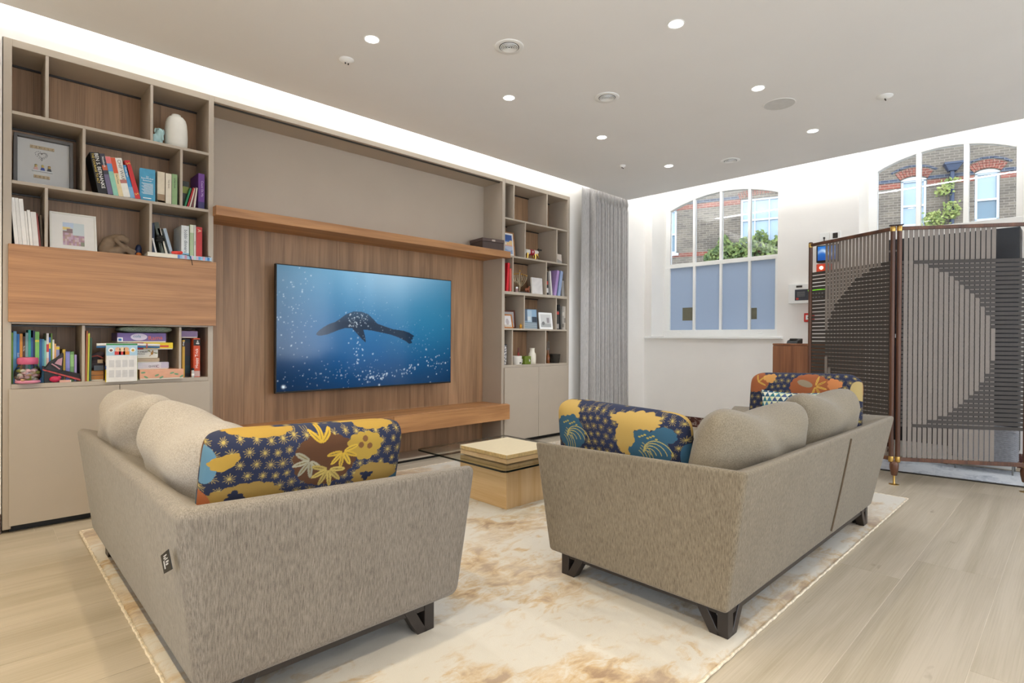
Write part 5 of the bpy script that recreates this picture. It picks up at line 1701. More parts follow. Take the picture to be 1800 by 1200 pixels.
MB().tube([(-0.02, 0.06, 0.001), (0.03, 0.012, 0.003), (0.05, -0.004, -0.004), (0.060, -0.006, -0.035), (0.068, 0.006, -0.062)], 0.0022, 6).build('ribbon_band', m_ink, rb, smooth=True)
MB().tube([(0.10, 0.05, 0.001), (0.15, 0.03, 0.004), (0.175, 0.025, 0.010), (0.185, 0.03, 0.006), (0.17, 0.045, 0.001), (0.14, 0.05, 0.001)], 0.0018, 6).build('ribbon_loop', m_ink, rb, smooth=True)
rc = thing('red_toy', 'small red curled toy on top of the flat book', 'toy', (0.972, 4.175, 1.6385))
MB().tube([(-0.03, 0, 0.012), (-0.005, -0.006, 0.014), (0.018, 0, 0.016), (0.026, 0.006, 0.018)], [0.011, 0.013, 0.012, 0.008], 10).build('body', mat('toy_red', '#D93A2B', 0.5), rc, smooth=True)
MB().ball((0.026, 0.004, 0.020), 0.011, 12, 8).build('head', mat('toy_red', '#D93A2B', 0.5), rc, smooth=True)

# -- lowest open shelf: children's books
G = "children's books in the left cell of the lowest shelf"
kb = [(0.163, .009, .290, '#6F9A3C', 'lime green'), (0.1725, .0135, .297, '#6CA4D0', 'light blue'), (0.1865, .0125, .282, '#1F6FB5', 'bright blue'), (0.1995, .012, .284, '#D08A2E', 'orange'),
      (0.212, .0115, .268, '#4A2E20', 'brown'), (0.2240, .012, .289, '#7D9CA0', 'grey blue'), (0.2365, .0115, .306, '#2F9A88', 'teal'), (0.2485, .0075, .262, '#2E5C9E', 'mid blue'),
      (0.2565, .0085, .303, '#1B2A55', 'navy'), (0.2660, .0185, .296, '#7BB85C', 'leaf green'), (0.2850, .0125, .254, '#2A5D93', 'denim blue'), (0.298, .009, .253, '#4D8FA8', 'sea blue'),
      (0.3075, .0085, .246, '#8BC2B4', 'pale mint'), (0.3165, .011, .287, '#DAD6D4', 'white'), (0.328, .0075, .264, '#2C67B2', 'royal blue'), (0.336, .0075, .287, '#6C8A3A', 'olive'),
      (0.344, .008, .250, '#E5E2DA', 'ivory'), (0.3525, .008, .226, '#E1A766', 'apricot'), (0.361, .015, .213, '#8C8FB8', 'lavender'), (0.390, .013, .193, '#C5A23A', 'mustard'),
      (0.4045, .020, .179, '#7B7FC0', 'periwinkle'), (0.426, .018, .179, '#6E9A62', 'moss green'), (0.4460, .011, .160, '#A99BD0', 'lilac')]
for i, (x_, th_, h_, c_, nm) in enumerate(kb):
    extra = {3: (), 2: (("Don't Worry", 0.62, 0.5, 0.0105, Wk),), 4: (('The Fox', 0.80, 0.5, 0.009, Wk),)}.get(i, ())
    bd = {9: ((0.80, 0.84, '#E3D24A'), (0.1, 0.3, '#A5D08A')), 14: ((0.75, 0.88, '#E7CE3C'),), 13: ((0.62, 0.78, '#C03A3A'), (0.1, 0.5, '#D9B0A8')), 20: ((0.45, 0.95, '#8D90CF'),), 21: ((0.50, 0.9, '#8FBF7C'),), 18: ((0.9, 0.98, '#E3C13A'),)}.get(i, ())
    ends = {0: 'at the far left of the lowest shelf', 22: "at the right end of the children's books"}.get(i, '')
    lab = '%s picture book %s' % (nm, ends or ('between the %s and %s ones' % (kb[i-1][4], kb[i+1][4])))
    book(x_, SH4, th_, h_, lab, c_, group=G, y=4.225, dp=0.19, titles=extra, bands=bd, hard=False)

jar = thing('glass_jar', 'round clear jar of pink sweets with a pink lid', 'jar', (0.2325, 4.190, SH4+0.002))
MB().lathe([(0.040, 0), (0.054, 0.003), (0.057, 0.010), (0.050, 0.018)], n=32).build('base', mat('pink_plastic', '#D98DA6', 0.35), jar, smooth=True)
MB().lathe([(0.048, 0.014), (0.060, 0.035), (0.0605, 0.06), (0.054, 0.085), (0.043, 0.104), (0.040, 0.114)], n=36, cap=False).build('glass_body', glass_mat('jar_glass', (0.93, 0.96, 0.93), 1.4), jar, smooth=True)
MB().lathe([(0.0445, 0.108), (0.0475, 0.112), (0.0475, 0.138), (0.044, 0.145), (0.030, 0.148), (0.0, 0.148)], n=36).build('lid', mat('pink_lid', '#C55A7C', 0.35), jar, smooth=True, angle=50)
swm = [mat('sweet_pink', '#E9B7BE', 0.5), mat('sweet_white', '#EDE3DC', 0.5), mat('sweet_green', '#A9B34C', 0.5), mat('sweet_tan', '#C79A74', 0.5)]
for i in range(44):
    a = i*2.4; r = 0.047*math.sqrt(((i*7) % 10+0.5)/10); z = 0.022+0.0125*(i//9)
    MB().ball((r*math.cos(a), r*math.sin(a), z), (0.013, 0.012, 0.010), 10, 6).build('sweet', swm[(i*5) % 4 if i % 3 else 0], jar, smooth=True)

pch = thing('fancy_pouch', 'black pouch with a pink patch propped behind the jar', 'pouch', (0.345, 4.195, SH4))
pp = MB()
pp.prism([(-0.045, 0.075), (-0.02, 0.06), (0.045, 0.062), (0.048, 0.165), (0.043, 0.178), (0.02, 0.150), (-0.02, 0.118)], -0.022, 0.0, 'xz')
pp.build('bag', mat('black_satin_bag', '#17110F', 0.45, var=0.2), pch, bevel=0.006, seg=2)
MB().prism([(0.004, 0.112), (0.036, 0.098), (0.040, 0.146), (0.020, 0.136)], -0.0255, -0.0222, 'xz').build('patch', mat('dusty_pink', '#B58A97', 0.6), pch)
pch.children[0].location.y = -0.0; pch.children[1].location.y = -0.0475
MB().tube([(-0.01, -0.026, 0.11), (0.006, -0.027, 0.098), (0.028, -0.026, 0.078)], 0.004, 8).build('strap', mat('dusty_pink', '#B58A97', 0.6), pch, smooth=True)
MB().box(-0.04, 0.05, 0.0, 0.03, 0.0, 0.064).build('stiffener', m_black, pch)
fan = thing('folded_fan', 'red and black folded fan sloping down to the shelf divider', 'fan', (0.385, 4.178, SH4))
for i in range(7):
    MB().hexa([(-0.088, 0.006+0.004*i, 0.073+0.003*i), (0.086, 0.006+0.004*i, 0.004+0.004*i), (0.086, 0.009+0.004*i, 0.004+0.004*i), (-0.088, 0.009+0.004*i, 0.073+0.003*i)],
              [(-0.088, 0.006+0.004*i, 0.081+0.003*i), (0.086, 0.006+0.004*i, 0.016+0.005*i), (0.086, 0.009+0.004*i, 0.016+0.005*i), (-0.088, 0.009+0.004*i, 0.081+0.003*i)]).build('fan_rib', (mat('fan_red', '#A8423F', 0.6, var=0.3, scale=90), mat('fan_black', '#221616', 0.6))[1 if i else 0], fan)
t = thing('plastic_eraser', 'small hot pink lump under the sloping fan', 'toy', (0.352, 4.185, SH4))
MB().ball((0, 0, 0.020), (0.026, 0.012, 0.018), 14, 8).build('body', mat('hot_pink', '#C0264F', 0.5), t, smooth=True)
MB().ball((0.02, 0.0, 0.03), (0.010, 0.008, 0.008), 10, 6).build('knob', mat('hot_pink', '#C0264F', 0.5), t, smooth=True)
t = thing('pencil_box', 'tiny pale pink box at the front of the lowest shelf', 'box', (0.372, 4.174, SH4))
MB().box(0, 0.05, 0, 0.02, 0, 0.013).build('sleeve', mat('pale_pink_card', '#D8A698', 0.6), t, bevel=0.001, seg=1)
MB().box(0.05, 0.054, 0.001, 0.019, 0.001, 0.012).build('drawer', m_paper, t)

# middle cell: games
def game(name, label, x0, x1, z0, z1, y, dp, col, cat='box', lid=True, group='board game boxes on the lowest shelf', rz=0):
    t = thing(name, label, cat, ((x0+x1)/2, y, z0), (0, 0, math.radians(rz)), group)
    w2 = (x1-x0)/2; h = z1-z0
    if lid:
        MB().box(-w2, w2, 0, dp, h*0.12, h).build('lid', cm(col), t, bevel=0.0012, seg=1)
        MB().box(-w2+0.002, w2-0.002, 0.002, dp-0.002, 0, h*0.2).build('tray', m_paper, t)
    else:
        MB().box(-w2, w2, 0, dp, 0, h).build('box_body', cm(col), t, bevel=0.0012, seg=1)
    return t
for x_, th_, h_, c_, la in ((0.4935, .008, .305, '#B8683A', 'thin orange and lilac activity book beside the shelf divider'), (0.503, .008, .290, '#C2C23C', 'thin lime yellow activity book beside the games'), (0.5125, .010, .262, '#2B4A38', 'thin dark green activity book beside the games')):
    book(x_, SH4, th_, h_, la, c_, y=4.19, dp=0.2, hard=False, lean=-1)
t = game('puzzle_box', 'orange wooden puzzle box at the left below the games', 0.526, 0.588, SH4, 0.890, 4.215, 0.2, '#B9782F')
MB().box(-0.031, 0.031, -0.0006, 0.0, 0.032, 0.035).build('groove', m_dark, t)
cal = thing('calendar_box', 'upright white calendar pack with cartoon header in front of the games', 'box', (0.671, 4.150, SH4-0.008), (0, 0, 0))
MB().box(-0.080, 0.080, 0.0, 0.028, 0, 0.236).build('box_body', cm('#E3E0DC'), cal, bevel=0.001, seg=1)
MB().box(-0.080, 0.080, -0.0008, 0.0002, 0.162, 0.226).build('header_panel', cm('#A9CBDD'), cal)
MB().box(-0.080, 0.080, -0.001, 0.0002, 0.226, 0.236).build('top_strip', cm('#3F8A4A'), cal)
MB().box(-0.0812, -0.0795, 0.0, 0.028, 0.0, 0.075).build('side_flash', cm('#E2CB2E'), cal)
MB().box(-0.0812, -0.0795, 0.0, 0.028, 0.078, 0.10).build('side_flash', cm('#2F62A8'), cal)
MB().box(0.0795, 0.0812, 0.0, 0.028, 0.0, 0.16).build('side_flash', cm('#8FA04A'), cal)
grd = MB()
for r_ in range(2):
    for c_ in range(4):
        a, z = -0.066+0.034*c_, 0.090-0.062*r_
        grd.box(a, a+0.026, -0.0006, 0.0002, z, z+0.044)
grd.build('month_grid', cm('#C9C7C6'), cal)
for cx, sk, sh_ in ((-0.022, '#E4B08C', '#C9342E'), (0.000, '#EBD0A8', '#C9342E'), (0.022, '#DDA77C', '#E08A36')):
    q = MB().lathe([(0.014, 0.0014), (0.0, 0.0014)], n=16, cap=False).build('cartoon_face', cm(sk), cal)
    q.rotation_euler = (PI/2, 0, 0); q.location = (cx, -0.0004, 0.200)
    q = MB().box(cx-0.016, cx+0.016, -0.0014, 0.0, 0.166, 0.188).build('cartoon_shirt', cm(sh_), cal)
for cx, cc in ((-0.056, '#7A5040'), (0.056, '#C79A3A')):
    q = MB().lathe([(0.014, 0.0012), (0.0, 0.0012)], n=18, cap=False).build('badge', m_white, cal); q.rotation_euler = (PI/2, 0, 0); q.location = (cx, -0.0002, 0.196)
    q = MB().lathe([(0.008, 0.0020), (0.0, 0.0020)], n=14, cap=False).build('badge_spot', cm(cc), cal); q.rotation_euler = (PI/2, 0, 0); q.location = (cx, -0.0002, 0.194)
t = game('keepsake_box', 'peach box with green leaf sprigs at the bottom of the games', 0.765, 1.010, SH4-0.002, 0.890, 4.152, 0.24, '#DDA587')
for a, z, r_ in ((-0.09, 0.016, -0.5), (-0.03, 0.026, 0.4), (-0.005, 0.012, 0.5), (0.055, 0.038, 0.3), (0.08, 0.030, -0.2), (-0.105, 0.045, 0.1), (0.11, 0.015, 0.6)):
    q = MB().lathe([(1, 0), (0, 0)], n=14, cap=False).build('leaf_print', cm('#6E9A72'), t)
    q.scale = (0.013, 0.0055, 1); q.rotation_euler = (PI/2, -r_, 0); q.location = (a, -0.0008, z)
t = game('puzzle_box', 'white and grey flat game box above the peach box', 0.746, 0.932, 0.891, 0.935, 4.19, 0.2, '#CFCBD2')
text(t, 'QUIZZ', (-0.02, -0.001, 0.014), (1, 0, 0), (0, 0, 1), 0.016, Bk, 'lettering')
text(t, 'C', (0.022, -0.001, 0.010), (1, 0, 0), (0, 0, 1), 0.024, tl('plum', '#7A2C4A'), 'lettering')
MB().box(0.050, 0.093, -0.0006, 0.0, 0.006, 0.044).build('end_panel', cm('#B9B2C4'), t)
t = game('puzzle_box', 'plain beige flat box in the middle of the games', 0.748, 0.881, 0.936, 0.962, 4.195, 0.2, '#B49F84')
t = game('puzzle_box', 'white game box with a hanging monkey picture', 0.74, 0.871, 0.963, 1.018, 4.19, 0.2, '#DAD6CC')
text(t, 'TUMBLIN', (-0.048, -0.001, 0.036), (1, 0, 0), (0, 0, 1), 0.013, Bk, 'lettering')
text(t, 'MONO', (-0.048, -0.001, 0.022), (1, 0, 0), (0, 0, 1), 0.013, Bk, 'lettering')
mk = MB(); mk.ball((0.032, -0.0008, 0.030), (0.007, 0.0012, 0.010), 10, 6); mk.ball((0.036, -0.0008, 0.044), (0.005, 0.0012, 0.005), 10, 6)
mk.tube([(0.026, -0.001, 0.038), (0.014, -0.001, 0.046)], 0.0016, 5); mk.tube([(0.038, -0.001, 0.036), (0.054, -0.001, 0.030)], 0.0016, 5); mk.tube([(0.028, -0.001, 0.022), (0.018, -0.001, 0.012)], 0.0016, 5)
mk.build('monkey_print', cm('#A8782A'), t)
mk = MB(); mk.tube([(0.008, -0.001, 0.044), (0.014, -0.001, 0.048), (0.022, -0.001, 0.044)], 0.0025, 5); mk.tube([(0.046, -0.001, 0.034), (0.056, -0.001, 0.031), (0.062, -0.001, 0.033)], 0.0025, 5)
mk.build('leaf_print', cm('#5E7A38'), t)
t = game('puzzle_box', 'yellow game box with a red end under the white tubes', 0.735, 0.955, 1.019, 1.062, 4.185, 0.2, '#E2C524')
MB().box(-0.11, -0.055, -0.0006, 0.0, 0.0, 0.043).build('end_panel', cm('#A8241F'), t)
MB().box(0.035, 0.085, -0.0008, 0.0, 0.014, 0.026).build('logo_patch', cm('#C8462E'), t)
t = game('puzzle_box', 'purple game box with orange cartoon lettering', 0.654, 0.919, 1.064, 1.123, 4.20, 0.2, '#75609A')
MB().box(-0.132, -0.104, -0.0008, 0.0, 0.004, 0.030).build('logo_patch', m_white, t)
MB().box(-0.127, -0.110, -0.0012, 0.0, 0.009, 0.024).build('logo_mark', cm('#2F6FB0'), t)
q = MB().lathe([(1, 0), (0, 0)], n=24, cap=False).build('cloud', cm('#CFC6DA'), t); q.scale = (0.045, 0.022, 1); q.rotation_euler = (PI/2, 0, 0); q.location = (-0.018, -0.0008, 0.034)
text(t, 'cola', (-0.050, -0.0014, 0.030), (1, 0, 0), (0, 0, 1), 0.026, cm('#3F7F9E'), 'lettering')
text(t, 'Rama', (0.032, -0.0014, 0.014), (1, 0.0, 0.16), (0, 0, 1), 0.036, cm('#DB6A4C'), 'lettering')
t = thing('fabric_pouch', 'soft sage green pouch with small dark flecks lying on the games', 'pouch', (0.815, 4.21, 1.124))
U, V, P = pillow_pts(0.30, 0.19, 0.044, 40, 26, 4, 0.02, 0, 0.1, 0.002, 5, 1)
pm = [P]
P2 = pillow_pts(0.30, 0.19, 0.044, 40, 26, 4, 0.02, 0, 0.1, 0.002, 5, -1)[2][:, ::-1]
for k, q_ in enumerate((P, P2)):
    Q = np.stack([q_[..., 0], q_[..., 2]+0.10, -q_[..., 1]+0.022], -1)[:, ::-1]
    link('pouch_side', grid_mesh('pouch_side', Q, mat('sage_cloth', '#93A08A', 0.85, var=0.1)), t)
fk = MB()
for i in range(26):
    a = -0.13+0.0104*i; fk.box(a, a+0.004, 0.006-0.001, 0.02, 0.016+0.010*((i*7) % 3)/2, 0.018+0.010*((i*7) % 3)/2)
fk.build('fleck', m_ink, t)
for yy, zz, c_, la in ((4.165, 1.050, '#DCDAD6', 'long white cardboard tube resting across the games'), (4.168, 1.036, '#2C6EA8', 'long blue rolled sheet under the white tube')):
    t = thing('rolled_sheet', la, 'tube', (0.545, yy, zz))
    MB().tube([(0, 0, 0), (0.17, 0, 0.002), (0.33, 0.0, -0.004)], 0.0085 if c_ == '#DCDAD6' else 0.0055, 12).build('roll', cm(c_), t, smooth=True)
    MB().cyl((0.255, 0, -0.0015), (0.262, 0, -0.0015), 0.0092, n=14).build('paper_band', cm('#C06A62'), t)
t = thing('craft_bundle', 'dark craft bundle with red and tan scraps left of the calendar pack', 'bundle', (0.556, 4.24, 0.892))
blobby('wrapped_bundle', [((-0.02, 0, 0.03), (0.02, 0, 0.035), 0.028, 0.026), ((-0.015, 0, 0.08), (0.02, 0, 0.095), 0.024, 0.022), ((0, 0, 0.03), (0, 0, 0.09), 0.02, 0.018)], mat('craft_dark', '#33262A', 0.7, var=0.4, scale=60), t, 0.006, 3)
MB().box(0.0, 0.026, -0.034, -0.028, 0.044, 0.066).build('tan_scrap', cm('#A88F6E'), t)
MB().tube([(-0.03, -0.03, 0.085), (0.0, -0.03, 0.09), (0.028, -0.028, 0.075)], 0.004, 6).build('red_cord', cm('#8A3F38'), t, smooth=True)
MB().box(-0.018, 0.03, -0.034, -0.028, 0.0, 0.030).build('grey_scrap', cm('#4A5058'), t)
# right cell
t = game('puzzle_box', 'flat lilac box lying on top of the upright orange box', 1.008, 1.105, 1.095, 1.140, 4.20, 0.2, '#8A7396')
t2 = thing('soft_hat', 'small brown knitted bundle on the lilac box', 'bundle', (1.06, 4.26, 1.141))
MB().ball((0, 0, 0.011), (0.034, 0.03, 0.010), 16, 8).build('knit', mat('brown_knit', '#5B4A40', 0.9, var=0.3, scale=90), t2, smooth=True)
MB().ball((0.01, -0.022, 0.014), (0.008, 0.006, 0.006), 8, 6).build('bobble', mat('brown_knit', '#5B4A40', 0.9), t2, smooth=True)
book(1.0105, SH4, 0.015, 0.250, 'upright yellow game folder at the left of the narrow lowest cell', '#C79A32', y=4.19, dp=0.2, bands=((0.83, 0.96, '#3A2A20'),), titles=(('Bingo', 0.955, 0.5, 0.012, Wk),))
book(1.0275, SH4, 0.045, 0.258, 'thick dark teal album between the yellow folder and orange box', '#1F2A33', y=4.245, dp=0.17, bands=((0.1, 0.3, '#173A40'), (0.55, 0.9, '#33242F')))
ob = book(1.076, SH4, 0.040, 0.263, 'upright orange game box with white script lettering', '#C84A20', y=4.185, dp=0.2, hard=True, bands=((0.81, 0.97, '#231C18'), (0.02, 0.16, '#C9A9A0')))
text(ob, 'Hoppy Trick', (0.020, -0.0009, 0.060), (0, 0, 1), (-1, 0, 0), 0.026, Wk, 'title', valign='CENTER')
text(ob, '8+', (0.026, -0.0009, 0.222), (0, 0, 1), (-1, 0, 0), 0.026, Wk, 'lettering', valign='CENTER')
bt = thing('small_bottle', 'small clear bottle with a black cap before the orange game box', 'bottle', (1.070, 4.176, SH4))
MB().lathe([(0.008, 0), (0.0085, 0.003), (0.0085, 0.04), (0.007, 0.048)], n=18).build('bottle_body', mat('frosted_plastic', '#C5C6C3', 0.25), bt, smooth=True)
MB().lathe([(0.0092, 0.048), (0.0092, 0.060), (0.006, 0.062)], n=18).build('cap', m_black, bt)
MB().lathe([(0.0089, 0.012), (0.0089, 0.026)], n=18, cap=False).build('label_wrap', m_white, bt)

# ------------------------------------------------------------------ box on the oak shelf
t = thing('storage_box', 'dark brown lidded box at the right end of the oak shelf', 'box', (3.80, 4.285, 1.996), (0, 0, math.radians(-8)))
MB().box(-0.13, 0.13, -0.12, 0.12, 0, 0.082).build('box_body', mat('brown_card', '#4A3A34', 0.6, var=0.08), t, bevel=0.002)
MB().box(-0.133, 0.133, -0.123, 0.123, 0.084, 0.116).build('lid', mat('mauve_brown_card', '#574640', 0.6, var=0.08), t, bevel=0.002)
MB().box(-0.02, 0.02, -0.1246, -0.1226, 0.088, 0.106).build('paper_tag', mat('tag_pale', '#B7A79C', 0.6), t)

# ------------------------------------------------------------------ right bookcase
def sea_pic(U, V):
    C = np.zeros(U.shape+(3,))+L3('#4F74B2')
    C[V > 0.72] = L3('#3F5E9C'); k = (V < 0.62)
    C[k] = L3('#B9C3D6'); C[(V > 0.46) & (V < 0.66+0.06*np.sin(U*9)) & (U > 0.4)] = L3('#E6C58C')
    C[(V > 0.46) & (V < 0.6+0.05*np.sin(U*13)) & (U < 0.4)] = L3('#E9E2D6'); C[(V > 0.40) & (V < 0.46)] = L3('#D8A49C')
    C[V < 0.2+0.04*np.sin(U*7)] = L3('#8EA3C4')
    return C
framed('picture_frame', 'oak framed blue seaside picture in the right bookcase', (4.065, 4.235, RH2+0.001), 0.195, 0.262, 0.012, 0.018, m_oak, picture(sea_pic, 'seaside_print'), lean=6)
cw = thing('cow_figurine', 'white and red painted cow figurine with golden legs', 'figurine', (4.405, 4.235, RH2))
m_cwhite = mat('cow_white', '#E6E0D4', 0.3, var=0.04)
blobby('body', [((-0.075, 0, 0.078), (0.055, 0, 0.080), 0.030, 0.031), ((0.055, 0, 0.085), (0.085, -0.006, 0.088), 0.026, 0.022)], m_cwhite, cw, 0.005, 4)
MB().lathe([(0.0325, -0.032), (0.0335, 0.032)], n=24, cap=False).build('red_saddle', mat('cow_red', '#9C1F2C', 0.3), cw, smooth=True)
cw.children[-1].rotation_euler = (0, PI/2, 0); cw.children[-1].location = (-0.008, 0, 0.079)
st = MB(); st.tube([(-0.016, -0.0345, 0.080), (0.004, -0.0345, 0.080)], 0.0025, 6); st.tube([(-0.006, -0.0345, 0.066), (-0.006, -0.0345, 0.094)], 0.0025, 6); st.build('star_mark', m_white, cw)
for i, (lx, ly) in enumerate(((-0.075, -0.016), (-0.075, 0.016), (0.048, -0.016), (0.048, 0.016))):
    MB().tube([(lx, ly, 0.066), (lx+0.004, ly, 0.034), (lx, ly, 0.006), (lx+0.010, ly, 0.003)], [0.015, 0.010, 0.008, 0.009], 10).build('leg', m_gold, cw, smooth=True)
MB().tube([(0.088, -0.006, 0.072), (0.098, -0.008, 0.04), (0.112, -0.008, 0.03), (0.120, -0.008, 0.042)], [0.012, 0.008, 0.006, 0.004], 10).build('muzzle', m_gold, cw, smooth=True)
for s in (-1, 1):
    MB().tube([(0.088, -0.006+s*0.012, 0.102), (0.115, -0.006+s*0.018, 0.116), (0.135, -0.006+s*0.020, 0.122+s*0.008)], [0.007, 0.007, 0.010], 8).build('horn', m_black, cw, smooth=True)
MB().tube([(-0.10, 0, 0.085), (-0.112, 0, 0.06), (-0.110, 0, 0.03)], [0.004, 0.003, 0.005], 6).build('tail', m_gold, cw, smooth=True)
t = thing('greeting_card', 'small pale card with a grey corner leaning at the far end', 'card', (4.838, 4.200, RH2), (math.radians(-5), 0, 0))
MB().box(-0.045, 0.045, 0, 0.003, 0, 0.105).build('card_face', mat('warm_card', '#CFC3B6', 0.8, var=0.03), t)
MB().prism([(-0.045, 0.0), (0.045, 0.0), (0.045, 0.022), (-0.045, 0.052)], 0.0, 0.0008, 'xz').build('grey_corner', mat('card_grey', '#9A948E', 0.8), t)

G = 'books and folders on the third shelf of the right bookcase'
book(3.990, RH3, 0.030, 0.300, 'tall bright red folder leaning in the right bookcase', '#D01F2A', group=G, lean=-4, y=4.19, dp=0.22)
book(4.040, RH3, 0.024, 0.243, 'shorter salmon red book right of the bright red folder', '#CF5F52', group=G, y=4.19, dp=0.2)
mn = thing('menorah', 'branching bronze menorah with nine golden cups', 'candle holder', (4.235, 4.24, RH3))
m_bronze = mat('tarnished_bronze', '#A9987C', 0.35, 0.85, var=0.2, scale=60)
MB().box(-0.095, 0.115, -0.035, 0.045, 0, 0.012).build('base', mat('slate_base', '#3C3F44', 0.5), mn, bevel=0.002)
MB().tube([(-0.004, 0, 0.010), (0.002, 0, 0.05), (-0.002, 0, 0.085), (0.0, 0, 0.13)], [0.008, 0.006, 0.006, 0.004], 10).build('trunk', m_bronze, mn, smooth=True)
for i in range(9):
    k = i-4
    xx = 0.027*k; zt = 0.200-0.004*abs(k)+(0.028 if k == 0 else 0)
    z0 = 0.060+0.009*(4-abs(k))
    wv = 0.006*math.sin(i*2.3)
    MB().tube([(0.0, 0, z0), (xx*0.45+wv, 0.002*k, z0+0.022), (xx*0.85-wv, 0.003*k, z0+0.06), (xx, 0.0, zt-0.012), (xx, 0, zt)], [0.005, 0.0045, 0.004, 0.0035, 0.003], 8).build('branch', m_bronze, mn, smooth=True)
    MB().lathe([(0.003, 0), (0.0075, 0.006), (0.0085, 0.014), (0.006, 0.014), (0.004, 0.008)], (xx, 0, zt), 12).build('cup', m_gold, mn, smooth=True)
rc = random.Random(4)
lf = MB()
for i in range(34):
    k = rc.uniform(-4, 4); f = rc.uniform(0.2, 0.95)
    lf.ball((0.027*k*f+rc.uniform(-.004, .004), rc.uniform(-.006, .004), 0.07+0.12*f), (0.005, 0.003, 0.004), 6, 4)
lf.build('leaf_bud', m_bronze, mn)
hz = thing('small_figurine', 'little russet animal figurine on the menorah base', 'figurine', (4.330, 4.212, RH3+0.012))
blobby('body', [((-0.022, 0, 0.030), (0.014, 0, 0.036), 0.014, 0.015), ((0.014, 0, 0.040), (0.024, 0, 0.060), 0.010, 0.009), ((0.024, 0, 0.062), (0.038, 0, 0.056), 0.009, 0.006),
                ((-0.020, -0.006, 0.0), (-0.020, -0.006, 0.028), 0.006, 0.008), ((0.014, -0.006, 0.0), (0.014, -0.006, 0.03), 0.006, 0.008), ((-0.020, 0.008, 0.0), (-0.020, 0.008, 0.028), 0.006, 0.008), ((0.014, 0.008, 0.0), (0.014, 0.008, 0.03), 0.006, 0.008)],
       mat('russet_glaze', '#84492C', 0.35, var=0.3, scale=70), hz, 0.0035, 3)
MB().ball((-0.036, 0, 0.026), (0.006, 0.005, 0.016), 8, 6).build('tail', mat('russet_glaze', '#84492C', 0.35), hz, smooth=True)
t = thing('shabbat_cup', 'small pink and grey cup left of the menorah trunk', 'cup', (4.150, 4.20, RH3))
MB().lathe([(0.016, 0), (0.018, 0.004), (0.019, 0.05), (0.020, 0.056), (0.017, 0.056), (0.016, 0.01)], n=20).build('cup_body', mat('pink_grey_glaze', '#9A7D78', 0.35), t, smooth=True)
MB().lathe([(0.0202, 0.040), (0.0206, 0.056)], n=20, cap=False).build('rim_band', mat('cup_rim', '#C9C2BA', 0.3, 0.6), t, smooth=True)
cv = thing('canvas_print', 'small white marbled canvas standing beside the menorah', 'canvas', (4.470, 4.195, RH3), (math.radians(-4), 0, 0))
MB().box(-0.086, 0.086, 0.001, 0.018, 0, 0.180).build('stretcher', m_paper, cv)
def cloud(U, V):
    s = 0.5+0.5*np.sin(U*7+3*np.sin(V*5))*np.cos(V*6+2*np.sin(U*4))
    return L3('#D9D4CF')*(0.88+0.12*s[..., None])
me = picture(cloud, 'pale_marbling', 30, 30)(-0.086, 0.086, 0, 0.18)
q = link('print_face', me, cv); q.location.y = -0.0044
book(4.625, RH3, 0.030, 0.258, 'black book with white and red spine prints in the right bookcase', '#1D1B1C', group=G, lean=3, y=4.20, dp=0.17, bands=((0.45, 0.60, '#C8402F'), (0.1, 0.3, '#D9D6D2'), (0.60, 0.72, '#2B2B2D')))
book(4.690, RH3, 0.022, 0.272, 'white book leaning beside the black and red one', '#D9D5CE', group=G, lean=7, y=4.19, dp=0.2)
book(4.735, RH3, 0.040, 0.298, 'tall lilac photo album leaning right', '#A98BBE', group=G, lean=-11, y=4.19, dp=0.2)
book(4.800, RH3, 0.044, 0.296, 'tall powder blue photo album leaning right', '#93A4C6', group=G, lean=-10, y=4.19, dp=0.2)
book(4.885, RH3, 0.046, 0.180, 'short grey patterned book behind the blue album', '#97938E', group=G, lean=4, y=4.20, dp=0.16)

def grey_pic(U, V):
    C = np.zeros(U.shape+(3,))+L3('#A7A19E'); C[(U-0.5)**2+(V-0.5)**2 < 0.08] = L3('#857C7A'); C[V < 0.25] = L3('#C7C2BE')
    return C
def pale_pic(U, V):
    C = np.zeros(U.shape+(3,))+L3('#CFC9C6'); C[(U-0.45)**2*2+(V-0.45)**2 < 0.09] = L3('#A99F9C'); C[V < 0.2] = L3('#BDB3A4')
    return C
def city_pic(U, V):
    C = np.zeros(U.shape+(3,))+L3('#7E93A6')
    C[(V > 0.55)] = L3('#8DA9C0'); C[(U < 0.3) & (V > 0.4)] = L3('#5D6B7A')
    C[(np.abs(U-0.45) < 0.17) & (V > 0.3) & (V < 0.95)] = L3('#A9BCC9'); C[(np.abs(U-0.4) < 0.12) & (V > 0.42) & (V < 0.62)] = L3('#C9CFCF')
    C[(U > 0.62) & (V < 0.62) & (V > 0.9-U)] = L3('#3D4650'); C[V < 0.34] = L3('#7F8C93')
    C[(V < 0.30) & (np.sin(V*60) > 0.4)] = L3('#A8B2B5')
    return C
def room_pic(U, V):
    C = np.zeros(U.shape+(3,))+L3('#C9C8C4'); C[(U > 0.6) & (U < 0.85) & (V > 0.35) & (V < 0.75)] = L3('#968E8E'); C[V < 0.3] = L3('#A7A6A3')
    C[(U-0.25)**2+(V-0.3)**2 < 0.02] = L3('#7D7C7B')
    return C
m_mahog = mat('mahogany_frame', '#5A2B18', 0.4, var=0.15, scale=40, stretch=(1, 1, 6))
m_orangewood = mat('orange_wood_frame', '#A9641F', 0.4, var=0.12, scale=40)
framed('picture_frame', 'dark mahogany frame behind the orange wood frame in the right bookcase', (4.120, 4.285, RH4+0.001), 0.190, 0.196, 0.018, 0.004, m_mahog, picture(grey_pic, 'grey_portrait', 30, 30), lean=6, rz=-8)
